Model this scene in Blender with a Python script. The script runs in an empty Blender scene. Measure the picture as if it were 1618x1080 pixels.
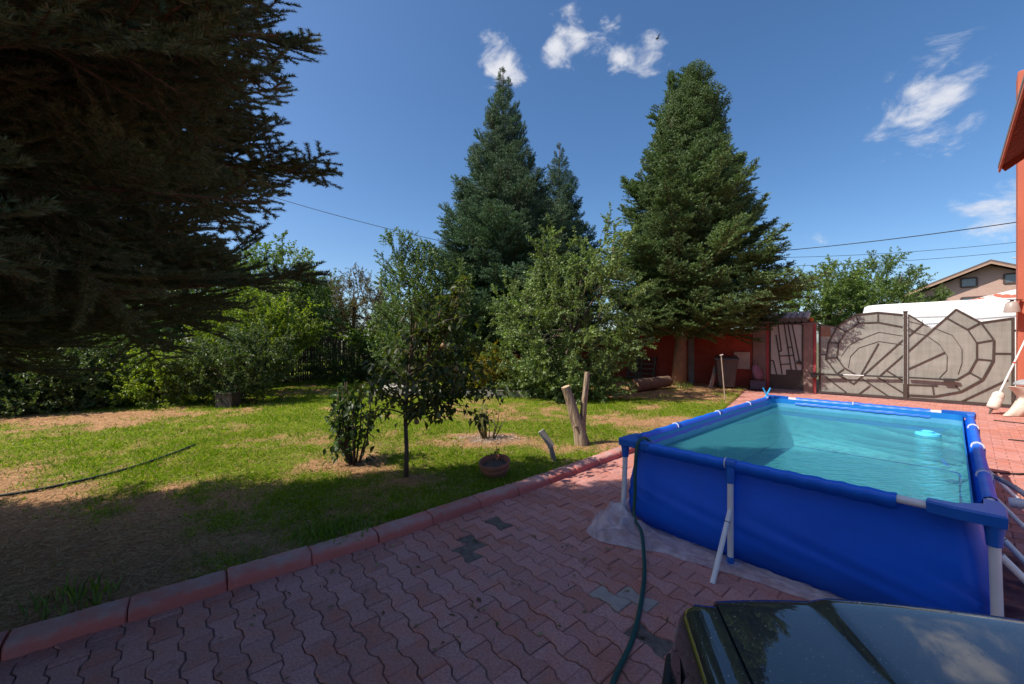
import bpy, math, random
import numpy as np
from mathutils import Vector, Matrix, Euler

R = math.radians
scene = bpy.context.scene
COL = scene.collection

# ------------------------------------------------------------------ camera
cam_data = bpy.data.cameras.new('camera')
cam_data.lens = 14.0
cam_data.sensor_width = 36.0
cam_data.clip_start = 0.05
cam_data.clip_end = 2000.0
cam = bpy.data.objects.new('camera', cam_data)
cam.location = (0.0, 0.0, 1.70)
cam.rotation_euler = (R(90), 0, 0)
COL.objects.link(cam)
scene.camera = cam

# ------------------------------------------------------------------ light
SUN_EL = 50.0
SUN_DIR = Vector((-0.968, -0.25, 0)).normalized() * math.cos(R(SUN_EL))
SUN_DIR.z = math.sin(R(SUN_EL))
sun_data = bpy.data.lights.new('sun', 'SUN')
sun_data.energy = 4.7
sun_data.angle = R(0.5)
sun_data.color = (1.0, 0.94, 0.83)
sun = bpy.data.objects.new('sun', sun_data)
sun.rotation_euler = SUN_DIR.to_track_quat('Z', 'Y').to_euler()
sun.location = (-20, -5, 30)
COL.objects.link(sun)

world = bpy.data.worlds.new('World')
scene.world = world
world.use_nodes = True
wt = world.node_tree
wt.nodes.clear()


def build_world():
    N, L = wt.nodes, wt.links
    out = N.new('ShaderNodeOutputWorld')
    sky = N.new('ShaderNodeTexSky')
    sky.sky_type = 'NISHITA'
    sky.sun_disc = False
    sky.sun_elevation = R(SUN_EL)
    sky.sun_rotation = math.atan2(SUN_DIR.x, SUN_DIR.y)
    sky.air_density = 0.85
    sky.dust_density = 1.2
    sky.ozone_density = 2.6
    bg = N.new('ShaderNodeBackground')
    bg.inputs['Strength'].default_value = 0.125
    hs = N.new('ShaderNodeHueSaturation')
    hs.inputs['Saturation'].default_value = 1.2
    L.new(sky.outputs[0], hs.inputs['Color'])
    L.new(hs.outputs[0], bg.inputs['Color'])
    tc = N.new('ShaderNodeTexCoord')
    # fair weather clouds: noise broken up, gathered round a few directions of the real sky
    blobs = [((-.03, .70), .066, 1), ((.165, .765), .06, .9), ((.115, .755), .05, .85), ((.215, .775), .05, .85), ((.275, .715), .04, .85),
             ((.35, .725), .05, .7), ((1.03, .60), .085, .62), ((1.10, .63), .06, .75), ((.95, .575), .045, .6), ((1.03, .545), .075, .8), ((.93, .525), .035, .7), ((.97,.56),.05,.6),
             ((1.08, .69), .06, .42), ((1.25, .34), .07, 1), ((1.20, .325), .045, .8), ((.755, .265), .03, .7),
             ((-2.2, .9), .2, .8), ((2.6, .6), .2, .8)]
    prev = None
    for (a, b), r, wgt in blobs:
        d = Vector((a, 1.0, b)).normalized()
        v = N.new('ShaderNodeVectorMath'); v.operation = 'DISTANCE'
        v.inputs[1].default_value = d
        L.new(tc.outputs['Generated'], v.inputs[0])
        m = N.new('ShaderNodeMapRange'); m.clamp = True
        m.inputs['From Min'].default_value = 0.0
        m.inputs['From Max'].default_value = r
        m.inputs['To Min'].default_value = wgt
        m.inputs['To Max'].default_value = 0.0
        L.new(v.outputs['Value'], m.inputs['Value'])
        if prev is None:
            prev = m.outputs[0]
        else:
            mx = N.new('ShaderNodeMath'); mx.operation = 'MAXIMUM'
            L.new(prev, mx.inputs[0]); L.new(m.outputs[0], mx.inputs[1])
            prev = mx.outputs[0]
    mp = N.new('ShaderNodeMapping')
    mp.inputs['Rotation'].default_value = (0, R(-20), 0)
    mp.inputs['Scale'].default_value = (13, 13, 22)
    L.new(tc.outputs['Generated'], mp.inputs[0])
    nz = N.new('ShaderNodeTexNoise')
    nz.inputs['Scale'].default_value = 1.0
    nz.inputs['Detail'].default_value = 7.0
    nz.inputs['Roughness'].default_value = 0.62
    nz.inputs['Distortion'].default_value = 0.35
    L.new(mp.outputs[0], nz.inputs['Vector'])
    ns = N.new('ShaderNodeMath'); ns.operation = 'MULTIPLY_ADD'
    ns.inputs[1].default_value = 3.6; ns.inputs[2].default_value = -1.85
    L.new(nz.outputs['Fac'], ns.inputs[0])
    ad = N.new('ShaderNodeMath'); ad.operation = 'ADD'
    L.new(prev, ad.inputs[0]); L.new(ns.outputs[0], ad.inputs[1])
    gate_ = N.new('ShaderNodeMapRange'); gate_.clamp = True
    gate_.inputs['From Min'].default_value = 0.0; gate_.inputs['From Max'].default_value = 0.12
    L.new(prev, gate_.inputs['Value'])
    dn = N.new('ShaderNodeMapRange'); dn.clamp = True; dn.interpolation_type = 'SMOOTHSTEP'
    dn.inputs['From Min'].default_value = 0.15; dn.inputs['From Max'].default_value = 1.25
    L.new(ad.outputs[0], dn.inputs['Value'])
    ml = N.new('ShaderNodeMath'); ml.operation = 'MULTIPLY'
    L.new(dn.outputs[0], ml.inputs[0]); L.new(gate_.outputs[0], ml.inputs[1])
    sc = N.new('ShaderNodeMath'); sc.operation = 'MULTIPLY'; sc.inputs[1].default_value = 0.92
    L.new(ml.outputs[0], sc.inputs[0])
    cb = N.new('ShaderNodeBackground')
    cb.inputs['Color'].default_value = (0.93, 0.94, 1.0, 1)
    cb.inputs['Strength'].default_value = CLOUD
    mix = N.new('ShaderNodeMixShader')
    L.new(sc.outputs[0], mix.inputs[0]); L.new(bg.outputs[0], mix.inputs[1]); L.new(cb.outputs[0], mix.inputs[2])
    L.new(mix.outputs[0], out.inputs['Surface'])


CLOUD = 0.66
build_world()

scene.view_settings.view_transform = 'Standard'
scene.view_settings.look = 'None'
scene.view_settings.exposure = 0.45
scene.view_settings.gamma = 1.0
scene.view_settings.use_curve_mapping = False
scene.render.engine = 'CYCLES'
scene.cycles.use_denoising = True
scene.cycles.max_bounces = 8
scene.cycles.transparent_max_bounces = 12
scene.cycles.caustics_reflective = False
scene.cycles.caustics_refractive = False
scene.cycles.sample_clamp_indirect = 4.0

# ------------------------------------------------------------------ materials


def nodes_of(name):
    m = bpy.data.materials.new(name)
    m.use_nodes = True
    nt = m.node_tree
    p = nt.nodes['Principled BSDF']
    return m, nt, p, nt.nodes['Material Output']


def rgba(c):
    return (c[0], c[1], c[2], 1.0)


def noise_node(nt, scale, detail=5, rough=.6, vec=None, stretch=None, dist=0.0):
    n = nt.nodes.new('ShaderNodeTexNoise')
    n.inputs['Scale'].default_value = scale
    n.inputs['Detail'].default_value = detail
    n.inputs['Roughness'].default_value = rough
    n.inputs['Distortion'].default_value = dist
    tc = nt.nodes.new('ShaderNodeTexCoord')
    src = tc.outputs['Object'] if vec is None else vec
    if stretch:
        mp = nt.nodes.new('ShaderNodeMapping')
        mp.inputs['Scale'].default_value = stretch
        nt.links.new(src, mp.inputs[0])
        src = mp.outputs[0]
    nt.links.new(src, n.inputs['Vector'])
    return n


def ramp(nt, src, stops):
    r = nt.nodes.new('ShaderNodeValToRGB')
    e = r.color_ramp.elements
    while len(e) < len(stops):
        e.new(0.5)
    for k, (p, c) in enumerate(stops):
        e[k].position = p
        e[k].color = rgba(c) if not isinstance(c, (int, float)) else (c, c, c, 1)
    nt.links.new(src, r.inputs[0])
    return r


def mixc(nt, fac, a, b, mode='MIX'):
    m = nt.nodes.new('ShaderNodeMix')
    m.data_type = 'RGBA'
    m.blend_type = mode
    for sock, v in ((m.inputs[0], fac), (m.inputs[6], a), (m.inputs[7], b)):
        if hasattr(v, 'links') or isinstance(v, bpy.types.NodeSocket):
            nt.links.new(v, sock)
        elif isinstance(v, (int, float)):
            sock.default_value = v
        else:
            sock.default_value = rgba(v)
    return m.outputs[2]


def value_jitter(nt, col, src, lo, hi):
    """multiply the value of col by lo..hi following src (0..1)"""
    mr = nt.nodes.new('ShaderNodeMapRange')
    mr.inputs['To Min'].default_value = lo
    mr.inputs['To Max'].default_value = hi
    nt.links.new(src, mr.inputs['Value'])
    h = nt.nodes.new('ShaderNodeHueSaturation')
    nt.links.new(mr.outputs[0], h.inputs['Value'])
    if isinstance(col, bpy.types.NodeSocket):
        nt.links.new(col, h.inputs['Color'])
    else:
        h.inputs['Color'].default_value = rgba(col)
    return h.outputs[0]


def surface(name, c1, c2=None, rough=.7, scale=6, bump=.0, bscale=60, spec=.4, metal=0, coat=0, stretch=None, contrast=(.35, .65),
            island=None, objrand=None, third=None, translucent=0):
    m, nt, p, out = nodes_of(name)
    c2 = c2 or tuple(x * .8 for x in c1)
    n = noise_node(nt, scale, stretch=stretch)
    stops = [(contrast[0], c1), (contrast[1], c2)]
    if third:
        stops.append((min(.95, contrast[1] + .15), third))
    col = ramp(nt, n.outputs['Fac'], stops).outputs[0]
    if island:
        g = nt.nodes.new('ShaderNodeNewGeometry')
        col = value_jitter(nt, col, g.outputs['Random Per Island'], *island)
    if objrand:
        oi = nt.nodes.new('ShaderNodeObjectInfo')
        col = value_jitter(nt, col, oi.outputs['Random'], *objrand)
    nt.links.new(col, p.inputs['Base Color'])
    p.inputs['Roughness'].default_value = rough
    p.inputs['Specular IOR Level'].default_value = spec
    p.inputs['Metallic'].default_value = metal
    p.inputs['Coat Weight'].default_value = coat
    if bump:
        b = nt.nodes.new('ShaderNodeBump')
        b.inputs['Strength'].default_value = bump
        b.inputs['Distance'].default_value = .02
        n2 = noise_node(nt, bscale, detail=6, stretch=stretch)
        nt.links.new(n2.outputs['Fac'], b.inputs['Height'])
        nt.links.new(b.outputs[0], p.inputs['Normal'])
    if translucent:
        t = nt.nodes.new('ShaderNodeBsdfTranslucent')
        nt.links.new(col, t.inputs['Color'])
        mx = nt.nodes.new('ShaderNodeMixShader')
        mx.inputs[0].default_value = translucent
        nt.links.new(p.outputs[0], mx.inputs[1]); nt.links.new(t.outputs[0], mx.inputs[2])
        nt.links.new(mx.outputs[0], out.inputs['Surface'])
    return m


def leaf_mat(name, cols, transl=.4, tcol=None, rough=.45, spec=.4, objvar=(.75, 1.2)):
    """cols: list of colours spread over the leaves at random"""
    m, nt, p, out = nodes_of(name)
    g = nt.nodes.new('ShaderNodeNewGeometry')
    stops = [(k / max(1, len(cols) - 1), c) for k, c in enumerate(cols)]
    col = ramp(nt, g.outputs['Random Per Island'], stops).outputs[0]
    oi = nt.nodes.new('ShaderNodeObjectInfo')
    col = value_jitter(nt, col, oi.outputs['Random'], *objvar)
    nt.links.new(col, p.inputs['Base Color'])
    p.inputs['Roughness'].default_value = rough
    p.inputs['Specular IOR Level'].default_value = spec
    t = nt.nodes.new('ShaderNodeBsdfTranslucent')
    tc = mixc(nt, 1.0, col, tcol or (1.5, 1.6, .55), 'MULTIPLY')
    nt.links.new(tc, t.inputs['Color'])
    mx = nt.nodes.new('ShaderNodeMixShader')
    mx.inputs[0].default_value = transl
    nt.links.new(p.outputs[0], mx.inputs[1]); nt.links.new(t.outputs[0], mx.inputs[2])
    nt.links.new(mx.outputs[0], out.inputs['Surface'])
    return m


def glow_free_plastic(name, c, rough=.35, spec=.5):
    return surface(name, c, tuple(x * .9 for x in c), rough=rough, scale=3, spec=spec)


# ------------------------------------------------------------------ mesh helpers
class MB:
    """collects vertices and faces in world coordinates"""

    def __init__(self):
        self.v = []
        self.f = []
        self.mi = []

    def add(self, vs, fs, mi=0):
        o = len(self.v)
        self.v.extend([tuple(p) for p in vs])
        for f in fs:
            self.f.append(tuple(i + o for i in f))
            self.mi.append(mi)
        return self

    def box(self, c, s, rot=None, mi=0, bev=0.0):
        """box centred at c with full size s; rot: 3x3 matrix; bev: chamfer on all vertical and horizontal edges"""
        hx, hy, hz = s[0] / 2, s[1] / 2, s[2] / 2
        if bev <= 0:
            vs = [Vector((x, y, z)) for z in (-hz, hz) for y in (-hy, hy) for x in (-hx, hx)]
            fs = [(0, 2, 3, 1), (4, 5, 7, 6), (0, 1, 5, 4), (2, 6, 7, 3), (0, 4, 6, 2), (1, 3, 7, 5)]
        else:
            b = min(bev, hx * .9, hy * .9, hz * .9)
            def rg(inset, z):
                a, c2 = hx - inset, hy - inset
                k = b * .6
                return [Vector(q) for q in ((-a + k, -c2, z), (a - k, -c2, z), (a, -c2 + k, z), (a, c2 - k, z), (a - k, c2, z), (-a + k, c2, z), (-a, c2 - k, z), (-a, -c2 + k, z))]
            rings = [rg(b, -hz), rg(0, -hz + b), rg(0, hz - b), rg(b, hz)]
            vs = [p for r_ in rings for p in r_]
            fs = [tuple(range(7, -1, -1)), tuple(range(24, 32))]
            for k in range(3):
                for i in range(8):
                    j = (i + 1) % 8
                    fs.append((k * 8 + i, k * 8 + j, k * 8 + 8 + j, k * 8 + 8 + i))
        if rot is not None:
            vs = [rot @ p for p in vs]
        c = Vector(c)
        return self.add([p + c for p in vs], fs, mi)

    def bar(self, a, b, w, d, up=(0, 0, 1), mi=0):
        """rectangular bar from a to b, w wide, d deep (along up-ish)"""
        a, b = Vector(a), Vector(b)
        t = (b - a).normalized()
        u = Vector(up)
        s = t.cross(u)
        if s.length < 1e-4:
            s = t.cross(Vector((1, 0, 0)))
        s.normalize()
        n = s.cross(t).normalized()
        vs = []
        for p in (a, b):
            for i, j in ((-1, -1), (1, -1), (1, 1), (-1, 1)):
                vs.append(p + s * (w / 2 * i) + n * (d / 2 * j))
        fs = [(3, 2, 1, 0), (4, 5, 6, 7)] + [(i, (i + 1) % 4, 4 + (i + 1) % 4, 4 + i) for i in range(4)]
        return self.add(vs, fs, mi)

    def tube(self, pts, r, n=8, cap=True, mi=0):
        pts = [Vector(p) for p in pts]
        m = len(pts)
        rr = r if hasattr(r, '__len__') else [r] * m
        vs, fs = [], []
        t0 = (pts[1] - pts[0]).normalized()
        ref = Vector((0, 0, 1)) if abs(t0.z) < .9 else Vector((1, 0, 0))
        s = t0.cross(ref).normalized()
        for i, p in enumerate(pts):
            t = (pts[min(i + 1, m - 1)] - pts[max(i - 1, 0)]).normalized()
            s = (s - t * s.dot(t)).normalized()
            b = t.cross(s)
            for k in range(n):
                a = 2 * math.pi * k / n
                vs.append(p + (s * math.cos(a) + b * math.sin(a)) * rr[i])
        for i in range(m - 1):
            for k in range(n):
                k2 = (k + 1) % n
                fs.append((i * n + k, i * n + k2, (i + 1) * n + k2, (i + 1) * n + k))
        if cap:
            fs.append(tuple(range(n - 1, -1, -1)))
            fs.append(tuple((m - 1) * n + k for k in range(n)))
        return self.add(vs, fs, mi)

    def lathe(self, c, prof, n=16, axis=None, mi=0, cap=True):
        """prof: list of (radius, height) along axis from c"""
        c = Vector(c)
        q = Vector(axis or (0, 0, 1)).normalized().to_track_quat('Z', 'Y')
        vs, fs = [], []
        for r, h in prof:
            for k in range(n):
                a = 2 * math.pi * k / n
                vs.append(c + q @ Vector((r * math.cos(a), r * math.sin(a), h)))
        for i in range(len(prof) - 1):
            for k in range(n):
                k2 = (k + 1) % n
                fs.append((i * n + k, i * n + k2, (i + 1) * n + k2, (i + 1) * n + k))
        if cap:
            fs.append(tuple(range(n - 1, -1, -1)))
            fs.append(tuple((len(prof) - 1) * n + k for k in range(n)))
        return self.add(vs, fs, mi)

    def prism(self, poly, ext, mi=0):
        """poly: list of 3d points, ext: extrusion vector"""
        poly = [Vector(p) for p in poly]
        ext = Vector(ext)
        n = len(poly)
        vs = poly + [p + ext for p in poly]
        fs = [tuple(range(n - 1, -1, -1)), tuple(range(n, 2 * n))] + [(i, (i + 1) % n, n + (i + 1) % n, n + i) for i in range(n)]
        return self.add(vs, fs, mi)

    def grid(self, P, mi=0, closed=False):
        """P: list of rows of points"""
        nr, nc = len(P), len(P[0])
        vs = [p for row in P for p in row]
        fs = []
        for i in range(nr - 1):
            for j in range(nc if closed else nc - 1):
                j2 = (j + 1) % nc
                fs.append((i * nc + j, i * nc + j2, (i + 1) * nc + j2, (i + 1) * nc + j))
        return self.add(vs, fs, mi)

    def mesh(self, name, mats, origin=(0, 0, 0), smooth=False, fix=True):
        me = bpy.data.meshes.new(name)
        o = Vector(origin)
        me.from_pydata([(p[0] - o.x, p[1] - o.y, p[2] - o.z) for p in self.v], [], self.f)
        if not isinstance(mats, (list, tuple)):
            mats = [mats]
        for m in mats:
            me.materials.append(m)
        if len(mats) > 1:
            me.polygons.foreach_set('material_index', self.mi)
        if smooth:
            me.polygons.foreach_set('use_smooth', [True] * len(me.polygons))
            if isinstance(smooth, (int, float)) and smooth is not True:
                me.set_sharp_from_angle(angle=R(smooth))
        me.update()
        return me

    def build(self, name, mats, parent=None, smooth=False):
        org = parent_origin(parent)
        return link(name, self.mesh(name, mats, org, smooth), parent)


def parent_origin(p):
    o = Vector((0, 0, 0))
    while p is not None:
        o += p.location
        p = p.parent
    return o


def link(name, data, parent=None, loc=None, rot=None, scale=None):
    o = bpy.data.objects.new(name, data)
    COL.objects.link(o)
    if parent is not None:
        o.parent = parent
    if loc is not None:
        o.location = loc
    if rot is not None:
        o.rotation_euler = rot
    if scale is not None:
        o.scale = scale if hasattr(scale, '__len__') else (scale,) * 3
    return o


def thing(name, label, cat, loc=(0, 0, 0), group=None):
    o = bpy.data.objects.new(name, None)
    COL.objects.link(o)
    o.empty_display_size = .1
    o.location = loc
    o['label'] = label
    o['category'] = cat
    if group:
        o['group'] = group
    return o


def tag(o, label, cat, group=None):
    o['label'] = label
    o['category'] = cat
    if group:
        o['group'] = group
    return o


def tri_mesh(name, v, f, mats, mi=None, smooth=False, uvs=None):
    """fast mesh from numpy arrays: v (n,3), f (m,3)"""
    me = bpy.data.meshes.new(name)
    v = np.asarray(v, np.float32); f = np.asarray(f, np.int32)
    me.vertices.add(len(v)); me.vertices.foreach_set('co', v.ravel())
    m = len(f); k = f.shape[1]
    me.loops.add(m * k); me.loops.foreach_set('vertex_index', f.ravel())
    me.polygons.add(m)
    me.polygons.foreach_set('loop_start', np.arange(0, m * k, k, dtype=np.int32))
    me.polygons.foreach_set('loop_total', np.full(m, k, np.int32))
    for q in (mats if isinstance(mats, (list, tuple)) else [mats]):
        me.materials.append(q)
    if mi is not None:
        me.polygons.foreach_set('material_index', np.asarray(mi, np.int32))
    if smooth:
        me.polygons.foreach_set('use_smooth', np.ones(m, bool))
    me.update(calc_edges=True)
    me.validate()
    return me


def fbm2(x, y, seed=0, octaves=4):
    """cheap smooth value noise, vectorised, ~0..1"""
    x = np.asarray(x, float); y = np.asarray(y, float)
    out = np.zeros_like(x); amp = 1.0; tot = 0
    for o in range(octaves):
        xi = np.floor(x).astype(np.int64); yi = np.floor(y).astype(np.int64)
        xf = x - xi; yf = y - yi
        u = xf * xf * (3 - 2 * xf); w = yf * yf * (3 - 2 * yf)
        def h(a, b):
            n = (a * 374761393 + b * 668265263 + (seed + o * 17) * 1442695041) & 0x7fffffff
            n = (n ^ (n >> 13)) * 1274126177 & 0x7fffffff
            return ((n ^ (n >> 16)) & 0xffff) / 65535.0
        n00, n10, n01, n11 = h(xi, yi), h(xi + 1, yi), h(xi, yi + 1), h(xi + 1, yi + 1)
        out += amp * ((n00 * (1 - u) + n10 * u) * (1 - w) + (n01 * (1 - u) + n11 * u) * w)
        tot += amp; amp *= .5; x = x * 2.03 + 5.1; y = y * 2.03 + 9.7
    return out / tot

# ------------------------------------------------------------------ ground
U = Vector((.755, .656, 0))        # along the kerb, the paving courses and the pool
V = Vector((-.656, .755, 0))       # across
# front foot of the kerb stones, one point per joint
KERB = [(-6.60, -1.05), (-6.18, -.71), (-5.76, -.38), (-5.35, -.05), (-4.94, .28), (-4.52, .61), (-4.11, .94), (-3.69, 1.27), (-3.30, 1.60), (-3.12, 1.79),
        (-2.72, 2.11), (-2.33, 2.41), (-1.94, 2.714), (-1.52, 3.03), (-1.12, 3.36), (-.73, 3.70), (-.314, 4.07), (.084, 4.42), (.46, 4.78), (.84, 5.14),
        (1.21, 5.50), (1.58, 5.86), (1.95, 6.21), (2.33, 6.57), (2.71, 6.93), (3.09, 7.29), (3.47, 7.65), (3.85, 8.01), (4.19, 8.41),
        (4.52, 8.82), (4.84, 9.24), (5.15, 9.66), (5.46, 10.09), (5.77, 10.52), (6.08, 10.95), (6.39, 11.38), (6.70, 11.81), (7.01, 12.24), (7.32, 12.67), (7.63, 13.1), (7.94, 13.53), (8.25, 13.96)]
KX = np.array([p[0] for p in KERB]); KY = np.array([p[1] for p in KERB])
KA = KX * U.x + KY * U.y; KB = KX * V.x + KY * V.y       # kerb in (along, across) coordinates


def kerb_b(a):
    return np.interp(a, KA, KB)


def left_of_kerb(x, y):
    """metres to the lawn side of the kerb's front foot"""
    a = x * U.x + y * U.y
    return x * V.x + y * V.y - kerb_b(a)


def lawn_z(x, y):
    x = np.asarray(x, float); y = np.asarray(y, float)
    return .055 + .05 * (fbm2(x * .35 + 3, y * .35, 5, 3) - .5) + .022 * (fbm2(x * 2.2, y * 2.2, 6, 3) - .5)


def lz(x, y):
    return float(lawn_z(np.array([x]), np.array([y]))[0])


def gauss(x, y, cx, cy, rx, ry):
    return np.exp(-(((x - cx) / rx) ** 2 + ((y - cy) / ry) ** 2))


def dryness(x, y):
    """0 green grass ... 1 bare brown litter"""
    d = np.zeros_like(x)
    for cx, cy, rx, ry, w in ((-4.2, 3.0, 1.7, 1.2, 1.2), (-2.75, 2.9, .8, .55, .6), (-6.8, 4.3, 2.4, .7, .75), (-10.4, 8.3, 3.0, .9, .7), (-8.4, 9.2, 2.2, .5, .55),
                              (-.35, 6.7, .65, .45, .95), (1.1, 6.2, .7, .35, .8), (-2.0, 5.3, .6, .3, .6), (.9, 5.45, 1.0, .3, .65), (3.2, 8.3, 1.6, .8, .7),
                              (4.9, 12.2, 2.5, 1.0, .8), (6.5, 15.0, 3.0, 1.6, 1.1), (2.8, 15.5, 3, 1.2, .9), (-1.3, 4.75, .35, .3, .7), (-6.5, 13.0, 2.0, .8, .5),
                              (-.2, 9.0, 1.2, .7, .25)):
        d = d + w * gauss(x, y, cx, cy, rx, ry)
    n = fbm2(x * .9, y * .9, 11, 4)
    n2 = fbm2(x * 3.7, y * 3.7, 12, 3)
    n3 = fbm2(x * 11, y * 11, 13, 2)
    d = d + (n - .5) * 1.25 + (n2 - .5) * 1.05 + (n3 - .5) * .45 + .11
    return np.clip(d, 0, 1)


def ground_material(name):
    m, nt, p, out = nodes_of(name)
    at = nt.nodes.new('ShaderNodeAttribute'); at.attribute_name = 'dry'
    n1 = noise_node(nt, 34, detail=8, rough=.7)
    n2 = noise_node(nt, 9, detail=6)
    grass = ramp(nt, n1.outputs['Fac'], [(.3, (.09, .14, .008)), (.5, (.16, .22, .012)), (.68, (.33, .31, .045))]).outputs[0]
    dirt = ramp(nt, n1.outputs['Fac'], [(.28, (.18, .075, .035)), (.5, (.45, .24, .115)), (.7, (.68, .44, .235))]).outputs[0]
    sm = nt.nodes.new('ShaderNodeMath'); sm.operation = 'MULTIPLY_ADD'
    sm.inputs[1].default_value = .5; sm.inputs[2].default_value = -.25
    nt.links.new(n2.outputs['Fac'], sm.inputs[0])
    ad = nt.nodes.new('ShaderNodeMath'); ad.operation = 'ADD'
    nt.links.new(at.outputs['Fac'], ad.inputs[0]); nt.links.new(sm.outputs[0], ad.inputs[1])
    mr = nt.nodes.new('ShaderNodeMapRange'); mr.clamp = True
    mr.inputs['From Min'].default_value = .22; mr.inputs['From Max'].default_value = .7
    nt.links.new(ad.outputs[0], mr.inputs['Value'])
    col = mixc(nt, mr.outputs[0], grass, dirt)
    nt.links.new(col, p.inputs['Base Color'])
    p.inputs['Roughness'].default_value = .95
    p.inputs['Specular IOR Level'].default_value = .1
    b = nt.nodes.new('ShaderNodeBump'); b.inputs['Strength'].default_value = .9; b.inputs['Distance'].default_value = .03
    nt.links.new(n1.outputs['Fac'], b.inputs['Height'])
    nt.links.new(b.outputs[0], p.inputs['Normal'])
    return m


def build_ground():
    mb = MB()
    m_field = surface('field_soil', (.07, .085, .03), (.16, .13, .06), rough=.95, scale=.6, bump=.4, bscale=4)
    mb.grid([[Vector((x, y, -.075)) for x in (-900, -60, -20, 20, 60, 900)] for y in (-400, -30, 0, 40, 120, 1500)])
    g = mb.build('ground', m_field); g['kind'] = 'structure'
    # sand bed that shows in the joints and holes of the paving
    mb = MB()
    P = []
    bs = [0.02, -14.5]
    a_s = np.linspace(-6.6, 17.0, 70)
    for b in (0, 1):
        row = []
        for a in a_s:
            kb = kerb_b(a) + .1 if b == 0 else -13.0
            q = U * a + V * float(kb)
            row.append(Vector((q.x, q.y, -.0095)))
        P.append(row)
    mb.grid(P[::-1])
    sand = mb.build('paving_bed', surface('joint_sand', (.12, .085, .07), (.22, .165, .13), rough=.95, scale=18, bump=.5, bscale=90, third=(.06, .07, .03)))
    sand['kind'] = 'structure'
    # lawn: a sheet that follows the back of the kerb
    a_s = np.concatenate([np.arange(-9, -3, .25), np.arange(-3, 8, .1), np.arange(8, 24, .3)])
    bb = [.035, .08]
    while bb[-1] < 34:
        bb.append(bb[-1] + .085 + .022 * max(0, bb[-1] - 2))
    bb = np.array(bb)
    A, B = np.meshgrid(a_s, bb, indexing='ij')
    BB = kerb_b(A) + B
    X = A * U.x + BB * V.x; Y = A * U.y + BB * V.y
    Z = lawn_z(X, Y)
    Z[:, 0] = -.05
    nr, nc = A.shape
    v = np.stack([X.ravel(), Y.ravel(), Z.ravel()], 1)
    idx = np.arange(nr * nc).reshape(nr, nc)
    f = np.stack([idx[:-1, :-1].ravel(), idx[1:, :-1].ravel(), idx[1:, 1:].ravel(), idx[:-1, 1:].ravel()], 1)
    me = tri_mesh('lawn', v, f, ground_material('lawn_ground'), smooth=True)
    at = me.attributes.new('dry', 'FLOAT', 'POINT')
    at.data.foreach_set('value', dryness(X.ravel(), Y.ravel()).astype(np.float32))
    o = link('lawn', me); o['kind'] = 'structure'


build_ground()


def build_kerb():
    m, nt, pr, _o = nodes_of('painted_kerb')
    geo = nt.nodes.new('ShaderNodeNewGeometry')
    n1 = noise_node(nt, 8, detail=8, rough=.7); n2 = noise_node(nt, 90, detail=4); n3 = noise_node(nt, 2.2, detail=5)
    sx = nt.nodes.new('ShaderNodeSeparateXYZ'); nt.links.new(geo.outputs['Normal'], sx.inputs[0])
    ad = nt.nodes.new('ShaderNodeMath'); ad.operation = 'MULTIPLY_ADD'; ad.inputs[1].default_value = .34
    nt.links.new(sx.outputs[2], ad.inputs[0]); nt.links.new(n1.outputs['Fac'], ad.inputs[2])
    wr = nt.nodes.new('ShaderNodeMapRange'); wr.clamp = True; wr.inputs['From Min'].default_value = .62; wr.inputs['From Max'].default_value = .95
    nt.links.new(ad.outputs[0], wr.inputs['Value'])
    paint = mixc(nt, n3.outputs['Fac'], (.60, .145, .115), (.48, .165, .135))
    bare = mixc(nt, n2.outputs['Fac'], (.36, .21, .19), (.52, .36, .31))
    kc = mixc(nt, wr.outputs[0], paint, bare)
    oi = nt.nodes.new('ShaderNodeObjectInfo'); kc = value_jitter(nt, kc, oi.outputs['Random'], .86, 1.1)
    nt.links.new(kc, pr.inputs['Base Color']); pr.inputs['Roughness'].default_value = .85; pr.inputs['Specular IOR Level'].default_value = .2
    bp = nt.nodes.new('ShaderNodeBump'); bp.inputs['Strength'].default_value = .55; bp.inputs['Distance'].default_value = .012
    hh = nt.nodes.new('ShaderNodeMath'); hh.operation = 'MULTIPLY_ADD'; hh.inputs[1].default_value = .4
    nt.links.new(n2.outputs['Fac'], hh.inputs[0]); nt.links.new(n1.outputs['Fac'], hh.inputs[2])
    nt.links.new(hh.outputs[0], bp.inputs['Height']); nt.links.new(bp.outputs[0], pr.inputs['Normal'])
    kerb = bpy.data.objects.new('kerb', None); COL.objects.link(kerb); kerb['kind'] = 'structure'
    rng = random.Random(4)
    prof = [(0.0, -.06), (.004, .038), (.010, .060), (.026, .078), (.05, .085), (.15, .087), (.165, .080), (.168, -.06)]
    for i in range(len(KERB) - 1):
        a = Vector((*KERB[i], 0)); b = Vector((*KERB[i + 1], 0))
        if (b - a).length > .3 and a.y < 8.3:
            t = (b - a).normalized(); n = Vector((-t.y, t.x, 0))
            a = a + t * .0035; b = b - t * .0035
            dz = rng.uniform(-.004, .004); dn = rng.uniform(-.005, .005)
            mb = MB()
            rows = []
            L_ = (b - a).length
            ST = [0, .010] + [L_ * q / 12 for q in range(1, 12)] + [L_ - .010, L_]
            for k, s in enumerate(ST):
                ins = .005 + (rng.uniform(0, .006) if rng.random() < .5 else 0) if k in (0, len(ST) - 1) else 0
                rows.append([a + t * s + n * (q[0] + dn + (ins if q[0] < .08 else -ins) + (rng.gauss(0, .0022) if q[1] > 0 else 0)) + Vector((0, 0, q[1] + dz - ins + (rng.gauss(0, .0018) if q[1] > 0 else 0))) for q in prof])
            mb.grid(rows)
            mb.add(rows[0], [tuple(range(7, -1, -1))]); mb.add(rows[-1], [tuple(range(8))])
            mb.build('kerb_stone', m, kerb, smooth=40)


build_kerb()


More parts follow.
